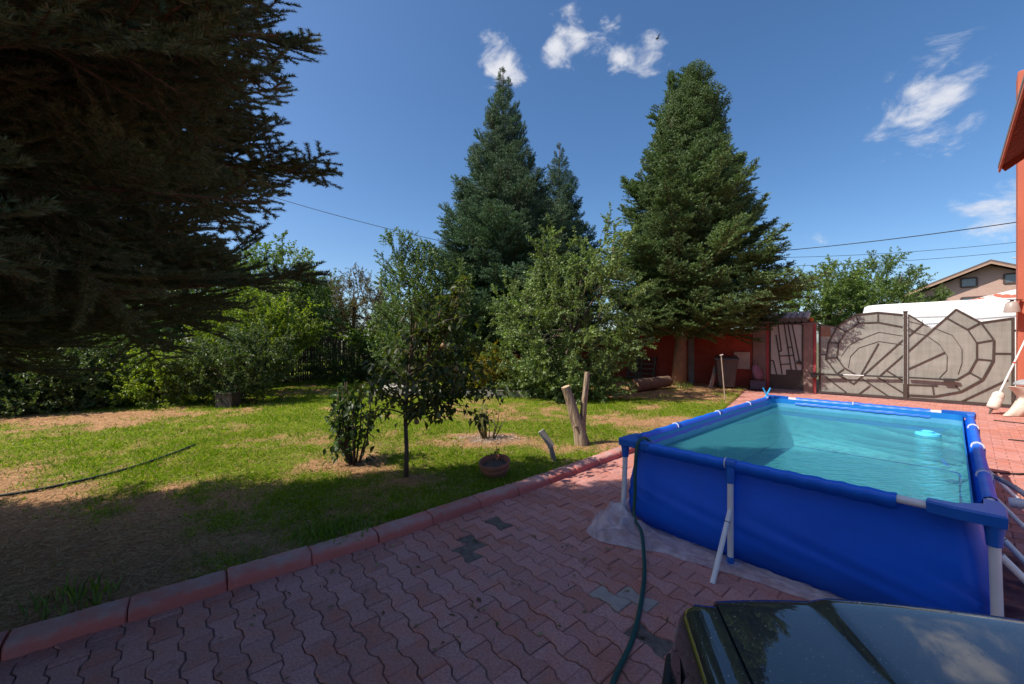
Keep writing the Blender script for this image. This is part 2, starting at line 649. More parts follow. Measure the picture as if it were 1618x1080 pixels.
def build_paving():
    root = bpy.data.objects.new('paving', None); COL.objects.link(root); root['kind'] = 'structure'
    p, Ln = .131, .242
    gap = .0030
    a_ = .0135
    w_end, w_mid = p / 2 + a_ - gap, p / 2 - a_ - gap
    h = Ln / 2 - gap * .6
    # outline: x across the course (along U), y along the course (along V)
    out = [(-w_end, -h), (w_end, -h), (w_end, -h * .68), (w_mid, -h * .34), (w_mid, h * .34), (w_end, h * .68), (w_end, h), (-w_end, h), (-w_end, h * .68), (-w_mid, h * .34),
           (-w_mid, -h * .34), (-w_end, -h * .68)]

    def paver_geo(detail=True):
        ins = .005
        vs = []
        top = [(x * (1 - ins / .06), y * (1 - ins / .09), 0.0) for x, y in out]
        mid = [(x, y, -.0055) for x, y in out]
        vs += top + mid
        fs = [tuple(range(12))] + [(12 + i, 12 + (i + 1) % 12, (i + 1) % 12, i) for i in range(12)]
        vs += [(x, y, -.034) for x, y in out]
        fs += [(24 + i, 24 + (i + 1) % 12, 12 + (i + 1) % 12, 12 + i) for i in range(12)]
        return vs, fs
    vs, fs = paver_geo()

    def paint_mat(name, rnd):
        m, nt, pr, o = nodes_of(name)
        geo = nt.nodes.new('ShaderNodeNewGeometry')
        tcn = nt.nodes.new('ShaderNodeTexCoord')
        if rnd == 'obj':
            rs = nt.nodes.new('ShaderNodeObjectInfo').outputs['Random']
        else:
            rs = geo.outputs['Random Per Island']
        pos = geo.outputs['Position']
        n1 = noise_node(nt, 7, detail=8, rough=.68, vec=pos)
        n2 = noise_node(nt, 75, detail=4, vec=pos)
        n3 = noise_node(nt, .9, detail=3, vec=pos)
        red = mixc(nt, n1.outputs['Fac'], (.58, .205, .14), (.47, .20, .155))
        ofs = nt.nodes.new('ShaderNodeMath'); ofs.operation = 'MULTIPLY_ADD'; ofs.inputs[1].default_value = .16; ofs.inputs[2].default_value = -.06
        nt.links.new(rs, ofs.inputs[0])
        s = nt.nodes.new('ShaderNodeMath'); s.operation = 'ADD'
        nt.links.new(n1.outputs['Fac'], s.inputs[0]); nt.links.new(ofs.outputs[0], s.inputs[1])
        s2 = nt.nodes.new('ShaderNodeMath'); s2.operation = 'MULTIPLY_ADD'; s2.inputs[1].default_value = .5
        nt.links.new(n3.outputs['Fac'], s2.inputs[0]); nt.links.new(s.outputs[0], s2.inputs[2])
        wear = nt.nodes.new('ShaderNodeMapRange'); wear.clamp = True
        wear.inputs['From Min'].default_value = .60; wear.inputs['From Max'].default_value = .86
        nt.links.new(s2.outputs[0], wear.inputs['Value'])
        bare = mixc(nt, n2.outputs['Fac'], (.44, .20, .175), (.54, .275, .24))
        col = mixc(nt, wear.outputs[0], red, bare)
        col = value_jitter(nt, col, rs, .88, 1.10)
        sp = ramp(nt, n2.outputs['Fac'], [(.3, .72), (.62, 1.08)]).outputs[0]
        col = mixc(nt, 1.0, col, sp, 'MULTIPLY')
        nt.links.new(col, pr.inputs['Base Color'])
        pr.inputs['Roughness'].default_value = .82; pr.inputs['Specular IOR Level'].default_value = .3
        b = nt.nodes.new('ShaderNodeBump'); b.inputs['Strength'].default_value = .5; b.inputs['Distance'].default_value = .006
        nt.links.new(n2.outputs['Fac'], b.inputs['Height']); nt.links.new(b.outputs[0], pr.inputs['Normal'])
        return m
    m_obj = paint_mat('worn_red_paver', 'obj')
    m_many = paint_mat('worn_red_paver_far', 'isl')
    m_grey = surface('grey_paver', (.34, .26, .22), (.42, .33, .28), rough=.85, scale=12, bump=.4, bscale=90)
    m_dark = surface('mossy_paver', (.10, .075, .06), (.19, .14, .11), rough=.9, scale=14, bump=.5, bscale=90)
    rng = random.Random(8)
    me = bpy.data.meshes.new('paver'); me.from_pydata(vs, [], fs); me.materials.append(m_obj); me.update()
    me_g = me.copy(); me_g.materials.clear(); me_g.materials.append(m_grey)
    me_d = me.copy(); me_d.materials.clear(); me_d.materials.append(m_dark)
    ang = math.atan2(U.y, U.x)
    cells = []
    for i in range(-50, 128):
        for j in range(-56, 22):
            a = i * p; b = j * Ln + (Ln / 2 if i % 2 else 0)
            kb = float(kerb_b(a))
            if b > kb + .13 or b < -12.5:
                continue
            x = U.x * a + V.x * b; y = U.y * a + V.y * b
            cells.append((x, y))

    def seen(x, y):
        if y < .9:
            return 0
        px = 809 + 629 * x / y; py = 540 + 629 * 1.7 / y
        if not (-40 < px < 1100 and py < 1120):
            return 0
        if px > 1060 and py > 960:
            return 0
        if px > 1020 and py < 930:          # behind the pool wall
            return 0
        return 1.0 / (x * x + y * y)
    cells.sort(key=lambda c: -seen(*c))
    holes = [(-.42, 3.27), (-.36, 3.38), (.74, 2.30)]
    greys = [(.73, 2.67)]
    darks = [(.42, 4.35), (-.16, 3.72), (1.1, 4.0)]
    many = MB(); V2 = np.array(vs)
    n_obj = 0
    ca, sa = math.cos(ang), math.sin(ang)

    def near(c, lst, r):
        return any((c[0] - q[0]) ** 2 + (c[1] - q[1]) ** 2 < r * r for q in lst)
    for c in cells:
        if near(c, holes, .085):
            continue
        dz = rng.gauss(0, .0022); tx = rng.gauss(0, .010); ty = rng.gauss(0, .008); rz = rng.gauss(0, .012)
        if n_obj < 299 and seen(*c) > 0:
            data = me_g if near(c, greys, .11) else me_d if near(c, darks, .1) else me
            link('paver', data, root, (c[0], c[1], dz), (tx, ty, ang + rz))
            n_obj += 1
        else:
            A = ang + rz
            cc, ss = math.cos(A), math.sin(A)
            W = np.stack([V2[:, 0] * cc - V2[:, 1] * ss + c[0], V2[:, 0] * ss + V2[:, 1] * cc + c[1], V2[:, 2] + dz + V2[:, 0] * ty + V2[:, 1] * tx], 1)
            far = (c[0] ** 2 + c[1] ** 2) > 36
            many.add(W, fs if not far else fs[:13])
    o = many.build('paver_field', m_many, root); o['kind'] = 'stuff'
    # weeds in the joints
    r2 = random.Random(3)
    wv = []; wf = []
    spots = [(.55, 3.0), (.35, 2.75), (.62, 3.35), (.9, 3.7), (-.2, 2.9), (-.75, 2.75), (-1.3, 2.75), (.95, 2.45), (.2, 3.2), (-.5, 3.25), (-.33, 3.42), (.74, 2.3), (1.15, 4.3), (-1.6, 2.5)]
    for _k in range(9):
        s_ = (r2.uniform(-2.4, 1.0), r2.uniform(2.1, 4.6))
        if -.9 < left_of_kerb(s_[0], s_[1]) - 0 < -.05 or left_of_kerb(s_[0], s_[1]) < -.9:
            spots.append(s_)
    for s in spots:
        for k in range(r2.randint(6, 18)):
            x = s[0] + r2.gauss(0, .03); y = s[1] + r2.gauss(0, .025); z = -.012
            h_ = r2.uniform(.008, .026); a = r2.uniform(0, 6.28); lean = r2.uniform(.2, 1.2) * h_
            dx, dy = math.cos(a), math.sin(a); w = r2.uniform(.002, .006)
            k0 = len(wv)
            wv += [(x - dy * w, y + dx * w, z), (x + dy * w, y - dx * w, z), (x + dx * lean + dy * w, y + dy * lean - dx * w, z + h_ * .8), (x + dx * lean * 1.5, y + dy * lean * 1.5, z + h_)]
            wf += [(k0, k0 + 1, k0 + 2), (k0, k0 + 2, k0 + 3)]
    w = link('weeds', tri_mesh('weeds', wv, wf, leaf_mat('weed_leaf', [(.03, .05, .015), (.07, .09, .03), (.1, .09, .04)])))
    w['kind'] = 'stuff'; w['label'] = 'small weeds growing in the joints of the red paving'


build_paving()


def build_grass():
    rng = np.random.default_rng(21)
    n = 600000
    r = np.exp(rng.uniform(math.log(2.3), math.log(20.0), n))
    th = rng.uniform(R(-56), R(40), n)
    x = r * np.sin(th); y = r * np.cos(th)
    s = left_of_kerb(x, y)
    d = dryness(x, y)
    tuft = fbm2(x * 6, y * 6, 31, 2)
    keep = (s > .135) & (rng.random(n) < (1.02 - d * 1.25) * (.35 + 1.1 * tuft)) & ((x * .69 + y * .0) < 99)
    x, y, d, r = x[keep], y[keep], d[keep], r[keep]
    n = len(x)
    z = lawn_z(x, y) - .004
    clump = fbm2(x * 1.3, y * 1.3, 44, 3)
    h = (.014 + .060 * rng.random(n) ** 2.2) * (.55 + .9 * clump) * (1 + .02 * r)
    w = (.0016 + .0009 * r * .5) * rng.uniform(.7, 1.3, n)
    broad = rng.random(n) < .05
    w = np.where(broad, w * 3.6, w); h = np.where(broad, h * .6 + .004, h)
    a = rng.uniform(0, 2 * np.pi, n)
    lean = rng.uniform(.2, 1.6, n) * h
    b = rng.uniform(0, 2 * np.pi, n)
    dx, dy = np.cos(a), np.sin(a)
    lx, ly = np.cos(b), np.sin(b)
    v = np.zeros((n, 3, 3))
    v[:, 0] = np.stack([x - dx * w, y - dy * w, z], 1)
    v[:, 1] = np.stack([x + dx * w, y + dy * w, z], 1)
    v[:, 2] = np.stack([x + lx * lean, y + ly * lean, z + h], 1)
    f = np.arange(n * 3).reshape(n, 3)
    m = leaf_mat('grass_blade', [(.06, .13, .008), (.11, .21, .010), (.19, .27, .014), (.34, .33, .06)], transl=.45, tcol=(1.2, 1.3, .3), rough=.7, spec=.08)
    o = link('grass', tri_mesh('grass', v.reshape(-1, 3), f, m)); o['kind'] = 'stuff'
    o['label'] = 'short patchy green grass of the lawn'
    # straw, dead needles and litter lying flat
    n = 190000
    r = np.exp(rng.uniform(math.log(2.1), math.log(16.0), n)); th = rng.uniform(R(-56), R(40), n)
    x = r * np.sin(th); y = r * np.cos(th)
    keep = (left_of_kerb(x, y) > .15) & (rng.random(n) < .26 + .74 * dryness(x, y))
    x, y, r = x[keep], y[keep], r[keep]; n = len(x)
    z = lawn_z(x, y) + rng.uniform(.001, .012, n)
    a = rng.uniform(0, 2 * np.pi, n); l = rng.uniform(.012, .055, n) * (1 + .04 * r); w = (.001 + .0004 * r) * rng.uniform(.6, 1.5, n)
    dx, dy = np.cos(a), np.sin(a)
    v = np.zeros((n, 3, 3))
    v[:, 0] = np.stack([x - dy * w - dx * l, y + dx * w - dy * l, z], 1)
    v[:, 1] = np.stack([x + dy * w - dx * l, y - dx * w - dy * l, z], 1)
    v[:, 2] = np.stack([x + dx * l, y + dy * l, z + rng.uniform(-.006, .02, n)], 1)
    m = leaf_mat('dry_straw', [(.22, .10, .045), (.44, .25, .12), (.70, .49, .26), (.34, .165, .075)], transl=.15, tcol=(1, 1, 1), rough=.8, spec=.2)
    o = link('dry_litter', tri_mesh('dry_litter', v.reshape(-1, 3), np.arange(n * 3).reshape(n, 3), m)); o['kind'] = 'stuff'
    o['label'] = 'brown straw and dead needles on the bare ground'


build_grass()


def build_weed_tufts():
    """taller weeds at the left foot of the lawn"""
    rng = random.Random(12)
    m = leaf_mat('weed_blade', [(.05, .10, .014), (.10, .17, .02), (.16, .22, .03)], transl=.4)
    k = 0
    for (cx, cy, rr, hh, nn, lab) in ((-2.78, 2.52, .24, .14, 90, 'tall grassy weeds at the dark brown edge beside the red kerb'),
                                   (-1.55, 3.42, .34, .085, 420, 'low green weed patch just behind the kerb stones'),
                                   (5.9, 14.1, .5, .3, 160, 'green weeds at the foot of the fir trunk')):
        v = []; f = []
        for i in range(nn):
            a = rng.uniform(0, 6.28); q = rr * math.sqrt(rng.random())
            x, y = cx + q * math.cos(a), cy + q * math.sin(a) * .8
            z = lz(x, y) - .01
            h = hh * rng.uniform(.3, 1); b = rng.uniform(0, 6.28); l = h * rng.uniform(.2, .8); w = rng.uniform(.003, .008)
            dx, dy = math.cos(b), math.sin(b)
            i0 = len(v)
            v += [(x - dy * w, y + dx * w, z), (x + dy * w, y - dx * w, z), (x + dx * l * .45 + dy * w * .8, y + dy * l * .45 - dx * w * .8, z + h * .7),
                  (x + dx * l * .45 - dy * w * .8, y + dy * l * .45 + dx * w * .8, z + h * .7), (x + dx * l, y + dy * l, z + h)]
            f += [(i0, i0 + 1, i0 + 2), (i0, i0 + 2, i0 + 3), (i0 + 3, i0 + 2, i0 + 4)]
        o = link('weed_tuft', tri_mesh('weed_tuft', v, f, m)); tag(o, lab, 'weeds'); o['group'] = 'weed tufts on the lawn'


build_weed_tufts()


def build_fallen_leaves():
    rng = np.random.default_rng(14)
    n = 900
    r = np.exp(rng.uniform(math.log(2.2), math.log(13), n)); th = rng.uniform(R(-55), R(20), n)
    x = r * np.sin(th); y = r * np.cos(th)
    s = left_of_kerb(x, y)
    keep = (s > .2) | ((s < -.02) & (rng.random(n) < .30) & (x < 1.0))
    x, y, s = x[keep], y[keep], s[keep]; n = len(x)
    z = np.where(s > 0, lawn_z(x, y) + .012, .004) + rng.uniform(0, .006, n)
    l = rng.uniform(.012, .034, n); a = rng.uniform(0, 6.28, n); w = l * rng.uniform(.3, .55, n)
    c, q = np.cos(a), np.sin(a)
    v = np.zeros((n, 4, 3)); lift = rng.uniform(.0, .012, n)
    v[:, 0] = np.stack([x - c * l, y - q * l, z], 1); v[:, 1] = np.stack([x - q * w, y + c * w, z + lift], 1)
    v[:, 2] = np.stack([x + c * l, y + q * l, z + lift * .4], 1); v[:, 3] = np.stack([x + q * w, y - c * w, z + lift], 1)
    k = np.arange(n)[:, None] * 4
    f = np.concatenate([k + np.array([[0, 2, 1]]), k + np.array([[0, 3, 2]])])
    m = leaf_mat('fallen_leaf', [(.14, .075, .035), (.30, .19, .09), (.42, .33, .16), (.12, .12, .03)], transl=.2, tcol=(1, 1, 1), rough=.7)
    o = link('fallen_leaves', tri_mesh('fallen_leaves', v.reshape(-1, 3), f, m)); o['kind'] = 'stuff'
    o['label'] = 'small dry fallen leaves scattered over lawn and paving'


build_fallen_leaves()

# ------------------------------------------------------------------ walls, gate, buildings
G0 = Vector((11.44, 11.62, 0))
GD = Vector((-.69, .724, 0)).normalized()     # along the boundary, away from the house
GN = Vector((.724, .69, 0)).normalized()      # out to the street


def gp(t, z, d=0.0):
    """point on the street boundary: t metres along, z up, d towards the yard"""
    return G0 + GD * t - GN * d + Vector((0, 0, z))


GROT = Matrix((GD, GN, Vector((0, 0, 1)))).transposed()
m_iron = surface('brown_iron', (.045, .034, .03), (.075, .052, .042), rough=.6, scale=14, bump=.1, bscale=80)
m_concrete = surface('stained_concrete', (.26, .18, .155), (.19, .14, .125), rough=.9, scale=3.2, bump=.35, bscale=50, third=(.36, .30, .27))
m_red_render = surface('red_render', (.42, .075, .045), (.33, .055, .035), rough=.9, scale=2.5, bump=.3, bscale=60)
m_terracotta = surface('terracotta_render', (.52, .145, .085), (.42, .11, .07), rough=.9, scale=1.6, bump=.25, bscale=45, stretch=(1, 1, .35), third=(.56, .22, .15))


def poly_material():
    m, nt, p, out = nodes_of('ribbed_polycarbonate')
    n1 = noise_node(nt, 1.4, detail=5, stretch=(.4, .4, 2.2))
    n2 = noise_node(nt, 5, detail=4, stretch=(2.5, 2.5, .25))
    col = ramp(nt, n1.outputs['Fac'], [(.3, (.35, .345, .31)), (.55, (.44, .43, .39)), (.75, (.52, .51, .47))]).outputs[0]
    st = ramp(nt, n2.outputs['Fac'], [(.35, .70), (.6, 1.0)]).outputs[0]
    col = mixc(nt, .55, col, st, 'MULTIPLY')
    nt.links.new(col, p.inputs['Base Color'])
    p.inputs['Roughness'].default_value = .32
    p.inputs['Specular IOR Level'].default_value = .5
    w = nt.nodes.new('ShaderNodeTexWave'); w.wave_type = 'BANDS'; w.bands_direction = 'Z'
    w.inputs['Scale'].default_value = 14
    w.inputs['Distortion'].default_value = 0.3
    tc = nt.nodes.new('ShaderNodeTexCoord'); nt.links.new(tc.outputs['Object'], w.inputs['Vector'])
    b = nt.nodes.new('ShaderNodeBump'); b.inputs['Strength'].default_value = .25; b.inputs['Distance'].default_value = .01
    nt.links.new(w.outputs['Fac'], b.inputs['Height']); nt.links.new(b.outputs[0], p.inputs['Normal'])
    t = nt.nodes.new('ShaderNodeBsdfTranslucent'); nt.links.new(col, t.inputs['Color'])
    tr = nt.nodes.new('ShaderNodeBsdfTransparent'); tr.inputs[0].default_value = (.9, .86, .78, 1)
    mx = nt.nodes.new('ShaderNodeMixShader'); mx.inputs[0].default_value = .30
    nt.links.new(p.outputs[0], mx.inputs[1]); nt.links.new(t.outputs[0], mx.inputs[2])
    mx2 = nt.nodes.new('ShaderNodeMixShader'); mx2.inputs[0].default_value = .07
    nt.links.new(mx.outputs[0], mx2.inputs[1]); nt.links.new(tr.outputs[0], mx2.inputs[2])
    nt.links.new(mx2.outputs[0], out.inputs['Surface'])
    return m


m_poly = poly_material()


def gate_bar(parent, name, pts, w=.035, d=.022, off=.018):
    mb = MB()
    for a, b in zip(pts[:-1], pts[1:]):
        mb.bar(gp(a[0], a[1], off), gp(b[0], b[1], off), w, d, up=GN)
    return mb.build(name, m_iron, parent)


def build_gate():
    # leaf on the side of the small gate
    lf = thing('gate_leaf', 'wide translucent gate leaf with a half ring of trapezoid panes and the brown middle post', 'gate', tuple(gp(1.0, 0)), 'leaves of the driveway gate')
    mb = MB()
    poly = [(.02, .06), (1.99, .06), (1.99, 2.27), (1.53, 2.20), (1.09, 2.55), (.56, 2.60), (.02, 2.51)]
    mb.prism([gp(t, z, .004) for t, z in poly], GN * .01)
    mb.build('panel', m_poly, lf)
    gate_bar(lf, 'ring_bar', [(1.12, .40), (1.53, .69), (1.81, 1.15), (1.74, 1.68), (1.53, 2.19), (1.09, 2.55), (.56, 2.60), (.02, 2.50)], .036, .035)
    gate_bar(lf, 'inner_ring_bar', [(1.05, .68), (1.36, .90), (1.53, 1.21), (1.49, 1.66), (1.31, 2.03), (.99, 2.29), (.56, 2.30), (.02, 2.14)], w=.031, off=.019)
    for a, b in (((1.74, 1.68), (1.49, 1.66)), ((1.81, 1.17), (1.53, 1.21)), ((1.53, 2.19), (1.31, 2.03)), ((1.09, 2.55), (.99, 2.29)), ((.56, 2.60), (.56, 2.30)), ((1.53, .69), (1.36, .85))):
        gate_bar(lf, 'spoke_bar', [a, b], .029, .02, .017)
    for pts in ([(.02, 1.77), (1.12, .40)], [(.02, 1.31), (.52, .69)], [(.55, 1.66), (.95, .70)], [(1.81, .56), (1.30, .12), (1.44, .04)], [(.92, .57), (.29, .06)], [(.74, .37), (1.03, .06)],
                [(.57, .64), (.02, .22)], [(.38, .86), (.02, .58)], [(1.53, 2.19), (1.97, 2.27)], [(1.97, 1.30), (1.80, 1.30)]):
        gate_bar(lf, 'pattern_bar', pts, .028, .02, .0185)
    gate_bar(lf, 'edge_bar', [(1.97, .08), (1.97, 2.27)], .05, .04, .02)
    gate_bar(lf, 'bottom_bar', [(.03, .075), (1.97, .075)], .05, .036, .024)
    for pts in ([(1.42, 1.25), (1.25, 1.57), (1.05, 1.74), (.54, 2.0), (.03, 1.88)], [(1.25, .9), (1.2, 1.25), (1.0, 1.52), (.54, 1.72), (.03, 1.62)]):
        gate_bar(lf, 'thin_arc', pts, .012, .01, .012)
    mb = MB(); mb.bar(gp(-.03, .02, .035), gp(-.03, 2.56, .035), .085, .07, up=GN)
    mb.bar(gp(-.03, 2.56, .035), gp(-.03, 2.60, .035), .10, .085, up=GN)
    mb.build('middle_post', m_iron, lf)
    mb = MB(); mb.prism([gp(1.68, 1.88, .012), gp(1.94, 1.88, .012), gp(1.94, 2.2, .012), gp(1.70, 2.19, .012)], -GN * .006)
    mb.build('patch_sheet', surface('brown_patch', (.28, .17, .11), (.22, .13, .09), rough=.8), lf)
    # leaf on the house side
    rf = thing('gate_leaf', 'translucent gate leaf beside the house with the pointed diamond peak and notch', 'gate', tuple(gp(-1.0, 0)), 'leaves of the driveway gate')
    mb = MB()
    poly = [(-.08, .06), (-.08, 2.50), (-.39, 2.24), (-.56, 2.08), (-1.01, 2.60), (-1.45, 2.22), (-2.00, 2.32), (-2.00, .06)]
    mb.prism([gp(t, z, .004) for t, z in poly], GN * .01)
    mb.build('panel', m_poly, rf)
    gate_bar(rf, 'ring_bar', [(-1.01, 2.6), (-1.45, 2.22), (-1.67, 1.76), (-1.66, 1.22), (-1.48, .71), (-1.10, .36), (-.60, .18), (-.09, .17)], .036, .035)
    gate_bar(rf, 'inner_ring_bar', [(-.85, 2.36), (-1.22, 2.04), (-1.38, 1.68), (-1.38, 1.25), (-1.25, .89), (-1.03, .68)], w=.031, off=.019)
    for a, b in (((-1.22, 2.04), (-1.45, 2.22)), ((-1.38, 1.68), (-1.67, 1.76)), ((-1.38, 1.25), (-1.66, 1.22)), ((-1.25, .89), (-1.48, .71)), ((-1.0, .51), (-1.1, .36)), ((-.57, .47), (-.6, .18))):
        gate_bar(rf, 'spoke_bar', [a, b], .029, .02, .017)
    for pts in ([(-1.01, 2.60), (-.09, 1.44)], [(-.39, 2.23), (-.09, 1.87)], [(-.81, 1.42), (-.09, .92)], [(-.09, .47), (-.67, .48)], [(-1.68, 1.41), (-1.98, 1.41)], [(-1.90, .74), (-1.07, .06)],
                [(-.09, 2.50), (-.39, 2.23)], [(-.09, 2.11), (-.20, 2.01)]):
        gate_bar(rf, 'pattern_bar', pts, .029, .021, .0185)
    gate_bar(rf, 'thin_arc', [(-.09, 2.3), (-.52, 2.14), (-.94, 1.89), (-1.12, 1.51), (-1.12, 1.13), (-1.05, .82)], .012, .01, .012)
    gate_bar(rf, 'thin_arc', [(-.09, 2.02), (-.46, 1.88), (-.71, 1.62), (-.85, 1.31), (-.84, .92), (-.7, .7)], .012, .01, .014)
    gate_bar(rf, 'top_bar', [(-1.45, 2.22), (-1.99, 2.32)], .03, .028, .02)
    gate_bar(rf, 'edge_bar', [(-1.985, .06), (-1.985, 2.33)], .055, .05, .02)
    gate_bar(rf, 'bottom_bar', [(-.09, .075), (-1.96, .075)], .05, .036, .024)
    m_arm = surface('opener_black', (.03, .027, .027), (.05, .045, .045), rough=.5)
    m_rod = surface('opener_rod', (.5, .5, .5), (.42, .42, .43), rough=.3, metal=.8)
    ar = thing('gate_opener', 'long dark opener arm with a pale rod on the wide ring gate leaf', 'gate opener', tuple(gp(1.9, .64, .1)), 'gate opener arms')
    mb = MB(); mb.bar(gp(2.2, .66, .17), gp(1.36, .66, .13), .055, .06); mb.bar(gp(.87, .672, .12), gp(.02, .672, .09), .045, .045); mb.box(gp(2.10, .60, .16), (.16, .10, .12), GROT)
    mb.build('arm', m_arm, ar)
    mb = MB(); mb.tube([gp(1.36, .668, .128), gp(.87, .672, .12)], .02, 8); mb.build('rod', m_rod, ar)
    ar = thing('gate_opener', 'dark opener bar fixed across the gate leaf with the pointed peak', 'gate opener', tuple(gp(-.5, .66, .1)), 'gate opener arms')
    mb = MB(); mb.bar(gp(-.1, .675, .09), gp(-1.06, .665, .10), .045, .045); mb.build('arm', m_arm, ar)
    mb = MB(); mb.box(gp(-.88, .65, .10), (.20, .07, .10), GROT); mb.box(gp(-1.0, .68, .1), (.05, .05, .04), GROT); mb.build('bracket', m_arm, ar)

    # small gate for people
    pg = thing('pedestrian_gate', 'narrow white paned gate with slanting dark bars and a solid dark foot', 'gate', tuple(gp(2.9, 0)))
    mb = MB(); mb.prism([gp(t, z, -.012) for t, z in ((2.45, .55), (3.36, .55), (3.36, 2.32), (2.45, 2.30))], GN * .008)
    mb.build('pane', surface('milk_pane', (.62, .60, .57), (.52, .50, .47), rough=.35, scale=2, translucent=.3), pg)
    mb = MB(); mb.box(gp(2.905, .32, 0), (.88, .02, .50), GROT); mb.box(gp(2.68, .66, 0), (.44, .02, .18), GROT)
    mb.build('kick_plate', surface('dark_plate', (.035, .028, .028), (.055, .045, .042), rough=.55), pg)
    for a, b in (((2.43, .06), (2.43, 2.31)), ((3.37, .06), (3.37, 2.33)), ((2.43, 2.31), (3.37, 2.33))):
        gate_bar(pg, 'frame_bar', [a, b], .045, .04, .012)
    for pts in ([(3.19, 1.95), (3.01, .58)], [(3.13, 2.30), (3.03, 1.38), (3.11, 1.38)], [(2.95, 2.31), (2.74, .72)], [(2.84, 2.30), (2.60, .74)], [(2.72, 2.30), (2.52, 1.08), (2.44, .93)],
                [(3.09, 1.21), (2.70, 1.24)], [(3.05, .92), (2.78, .95)], [(2.86, 1.50), (2.72, 1.53)], [(3.34, 1.05), (3.27, 1.05), (3.17, .57)]):
        gate_bar(pg, 'pattern_bar', pts, .034, .025, .016)
    mb = MB(); mb.box(gp(2.53, 1.0, .04), (.13, .05, .09), GROT, bev=.01); mb.box(gp(2.53, 1.02, .08), (.10, .03, .02), GROT)
    mb.build('lock_box', m_iron, pg)

    # posts
    for t0, t1, h, lab in ((2.055, 2.40, 2.30, 'square concrete post with a red edge and orange beacon between the two gates'),
                           (3.40, 3.90, 2.38, 'wide stained concrete post with a red edge beside the dustbin')):
        g = thing('gate_post', lab, 'post', tuple(gp((t0 + t1) / 2, 0)), 'concrete gate posts')
        mb = MB(); mb.box(gp((t0 + t1) / 2 + .04, h / 2 - .05, -.10), (t1 - t0 - .08, .32, h + .1), GROT, bev=.012)
        mb.build('column', m_concrete, g)
        mb = MB(); mb.box(gp(t0 + .035, h / 2, .03), (.07, .10, h), GROT)
        mb.build('red_edge', surface('red_edge_paint', (.36, .05, .055), (.28, .045, .05), rough=.6), g)
        mb = MB(); mb.box(gp((t0 + t1) / 2, h + .02, -.10), (t1 - t0 + .06, .40, .045), GROT)
        mb.build('cap', m_concrete, g)
    be = thing('warning_beacon', 'small orange warning beacon on top of the post between the gates', 'beacon', tuple(gp(2.2, 2.345, -.06)))
    mb = MB(); mb.lathe(gp(2.2, 2.344, -.06), [(.06, 0), (.06, .03), (.036, .035)], 12); mb.build('base', m_arm, be)
    mb = MB(); mb.lathe(gp(2.2, 2.376, -.06), [(.055, 0), (.055, .09), (.045, .12), (.02, .13)], 12)
    mb.build('lens', surface('orange_lens', (.85, .16, .02), (.8, .13, .02), rough=.3, translucent=.3), be)


build_gate()


def build_boundary_wall():
    w = thing('boundary_wall', 'red rendered panel wall with grey concrete posts behind the fir', 'wall', tuple(gp(8, 0)))
    edges = [3.80, 6.1, 8.5, 10.9, 13.3, 15.7, 18.1, 20.5, 22.9]
    for i, (a, b) in enumerate(zip(edges[:-1], edges[1:])):
        h = 2.15 + .03 * (i % 3)
        mb = MB(); mb.box(gp((a + b) / 2 + .06, h / 2 - .05, -.08), (b - a - .14, .12, h + .1), GROT)
        mb.build('wall_panel', m_red_render, w)
        mb = MB(); mb.box(gp(b, h / 2, -.06), (.22, .24, h + .16), GROT, bev=.012); mb.build('wall_post', surface('grey_wall_post', (.20, .175, .16), (.27, .24, .215), rough=.9, scale=4, bump=.3), w)
        mb = MB(); mb.box(gp((a + b) / 2 + .06, h + .015, -.08), (b - a - .16, .20, .06), GROT); mb.build('coping', m_concrete, w)
    # tiled strip on the neighbour's roof over the wall
    r = thing('tiled_canopy', 'small pink tiled canopy roof peeping over the narrow gate', 'roof', tuple(gp(3.2, 2.4, -1.4)))
    m_t = surface('pale_roof_tile', (.5, .34, .27), (.42, .27, .21), rough=.85, scale=5)
    for k in range(9):
        mb = MB()
        t = 2.55 + k * .19
        mb.tube([gp(t, 2.50, -1.0), gp(t, 2.74, -1.55)], .10, 8)
        mb.build('roof_tile', m_t, r)
    mb = MB(); mb.bar(gp(2.4, 2.43, -1.12), gp(4.3, 2.43, -1.12), .1, .1); mb.bar(gp(2.5, 0, -1.35), gp(2.5, 2.5, -1.35), .1, .1, up=GN); mb.bar(gp(4.2, 0, -1.35), gp(4.2, 2.5, -1.35), .1, .1, up=GN)
    mb.build('canopy_frame', m_iron, r)


build_boundary_wall()


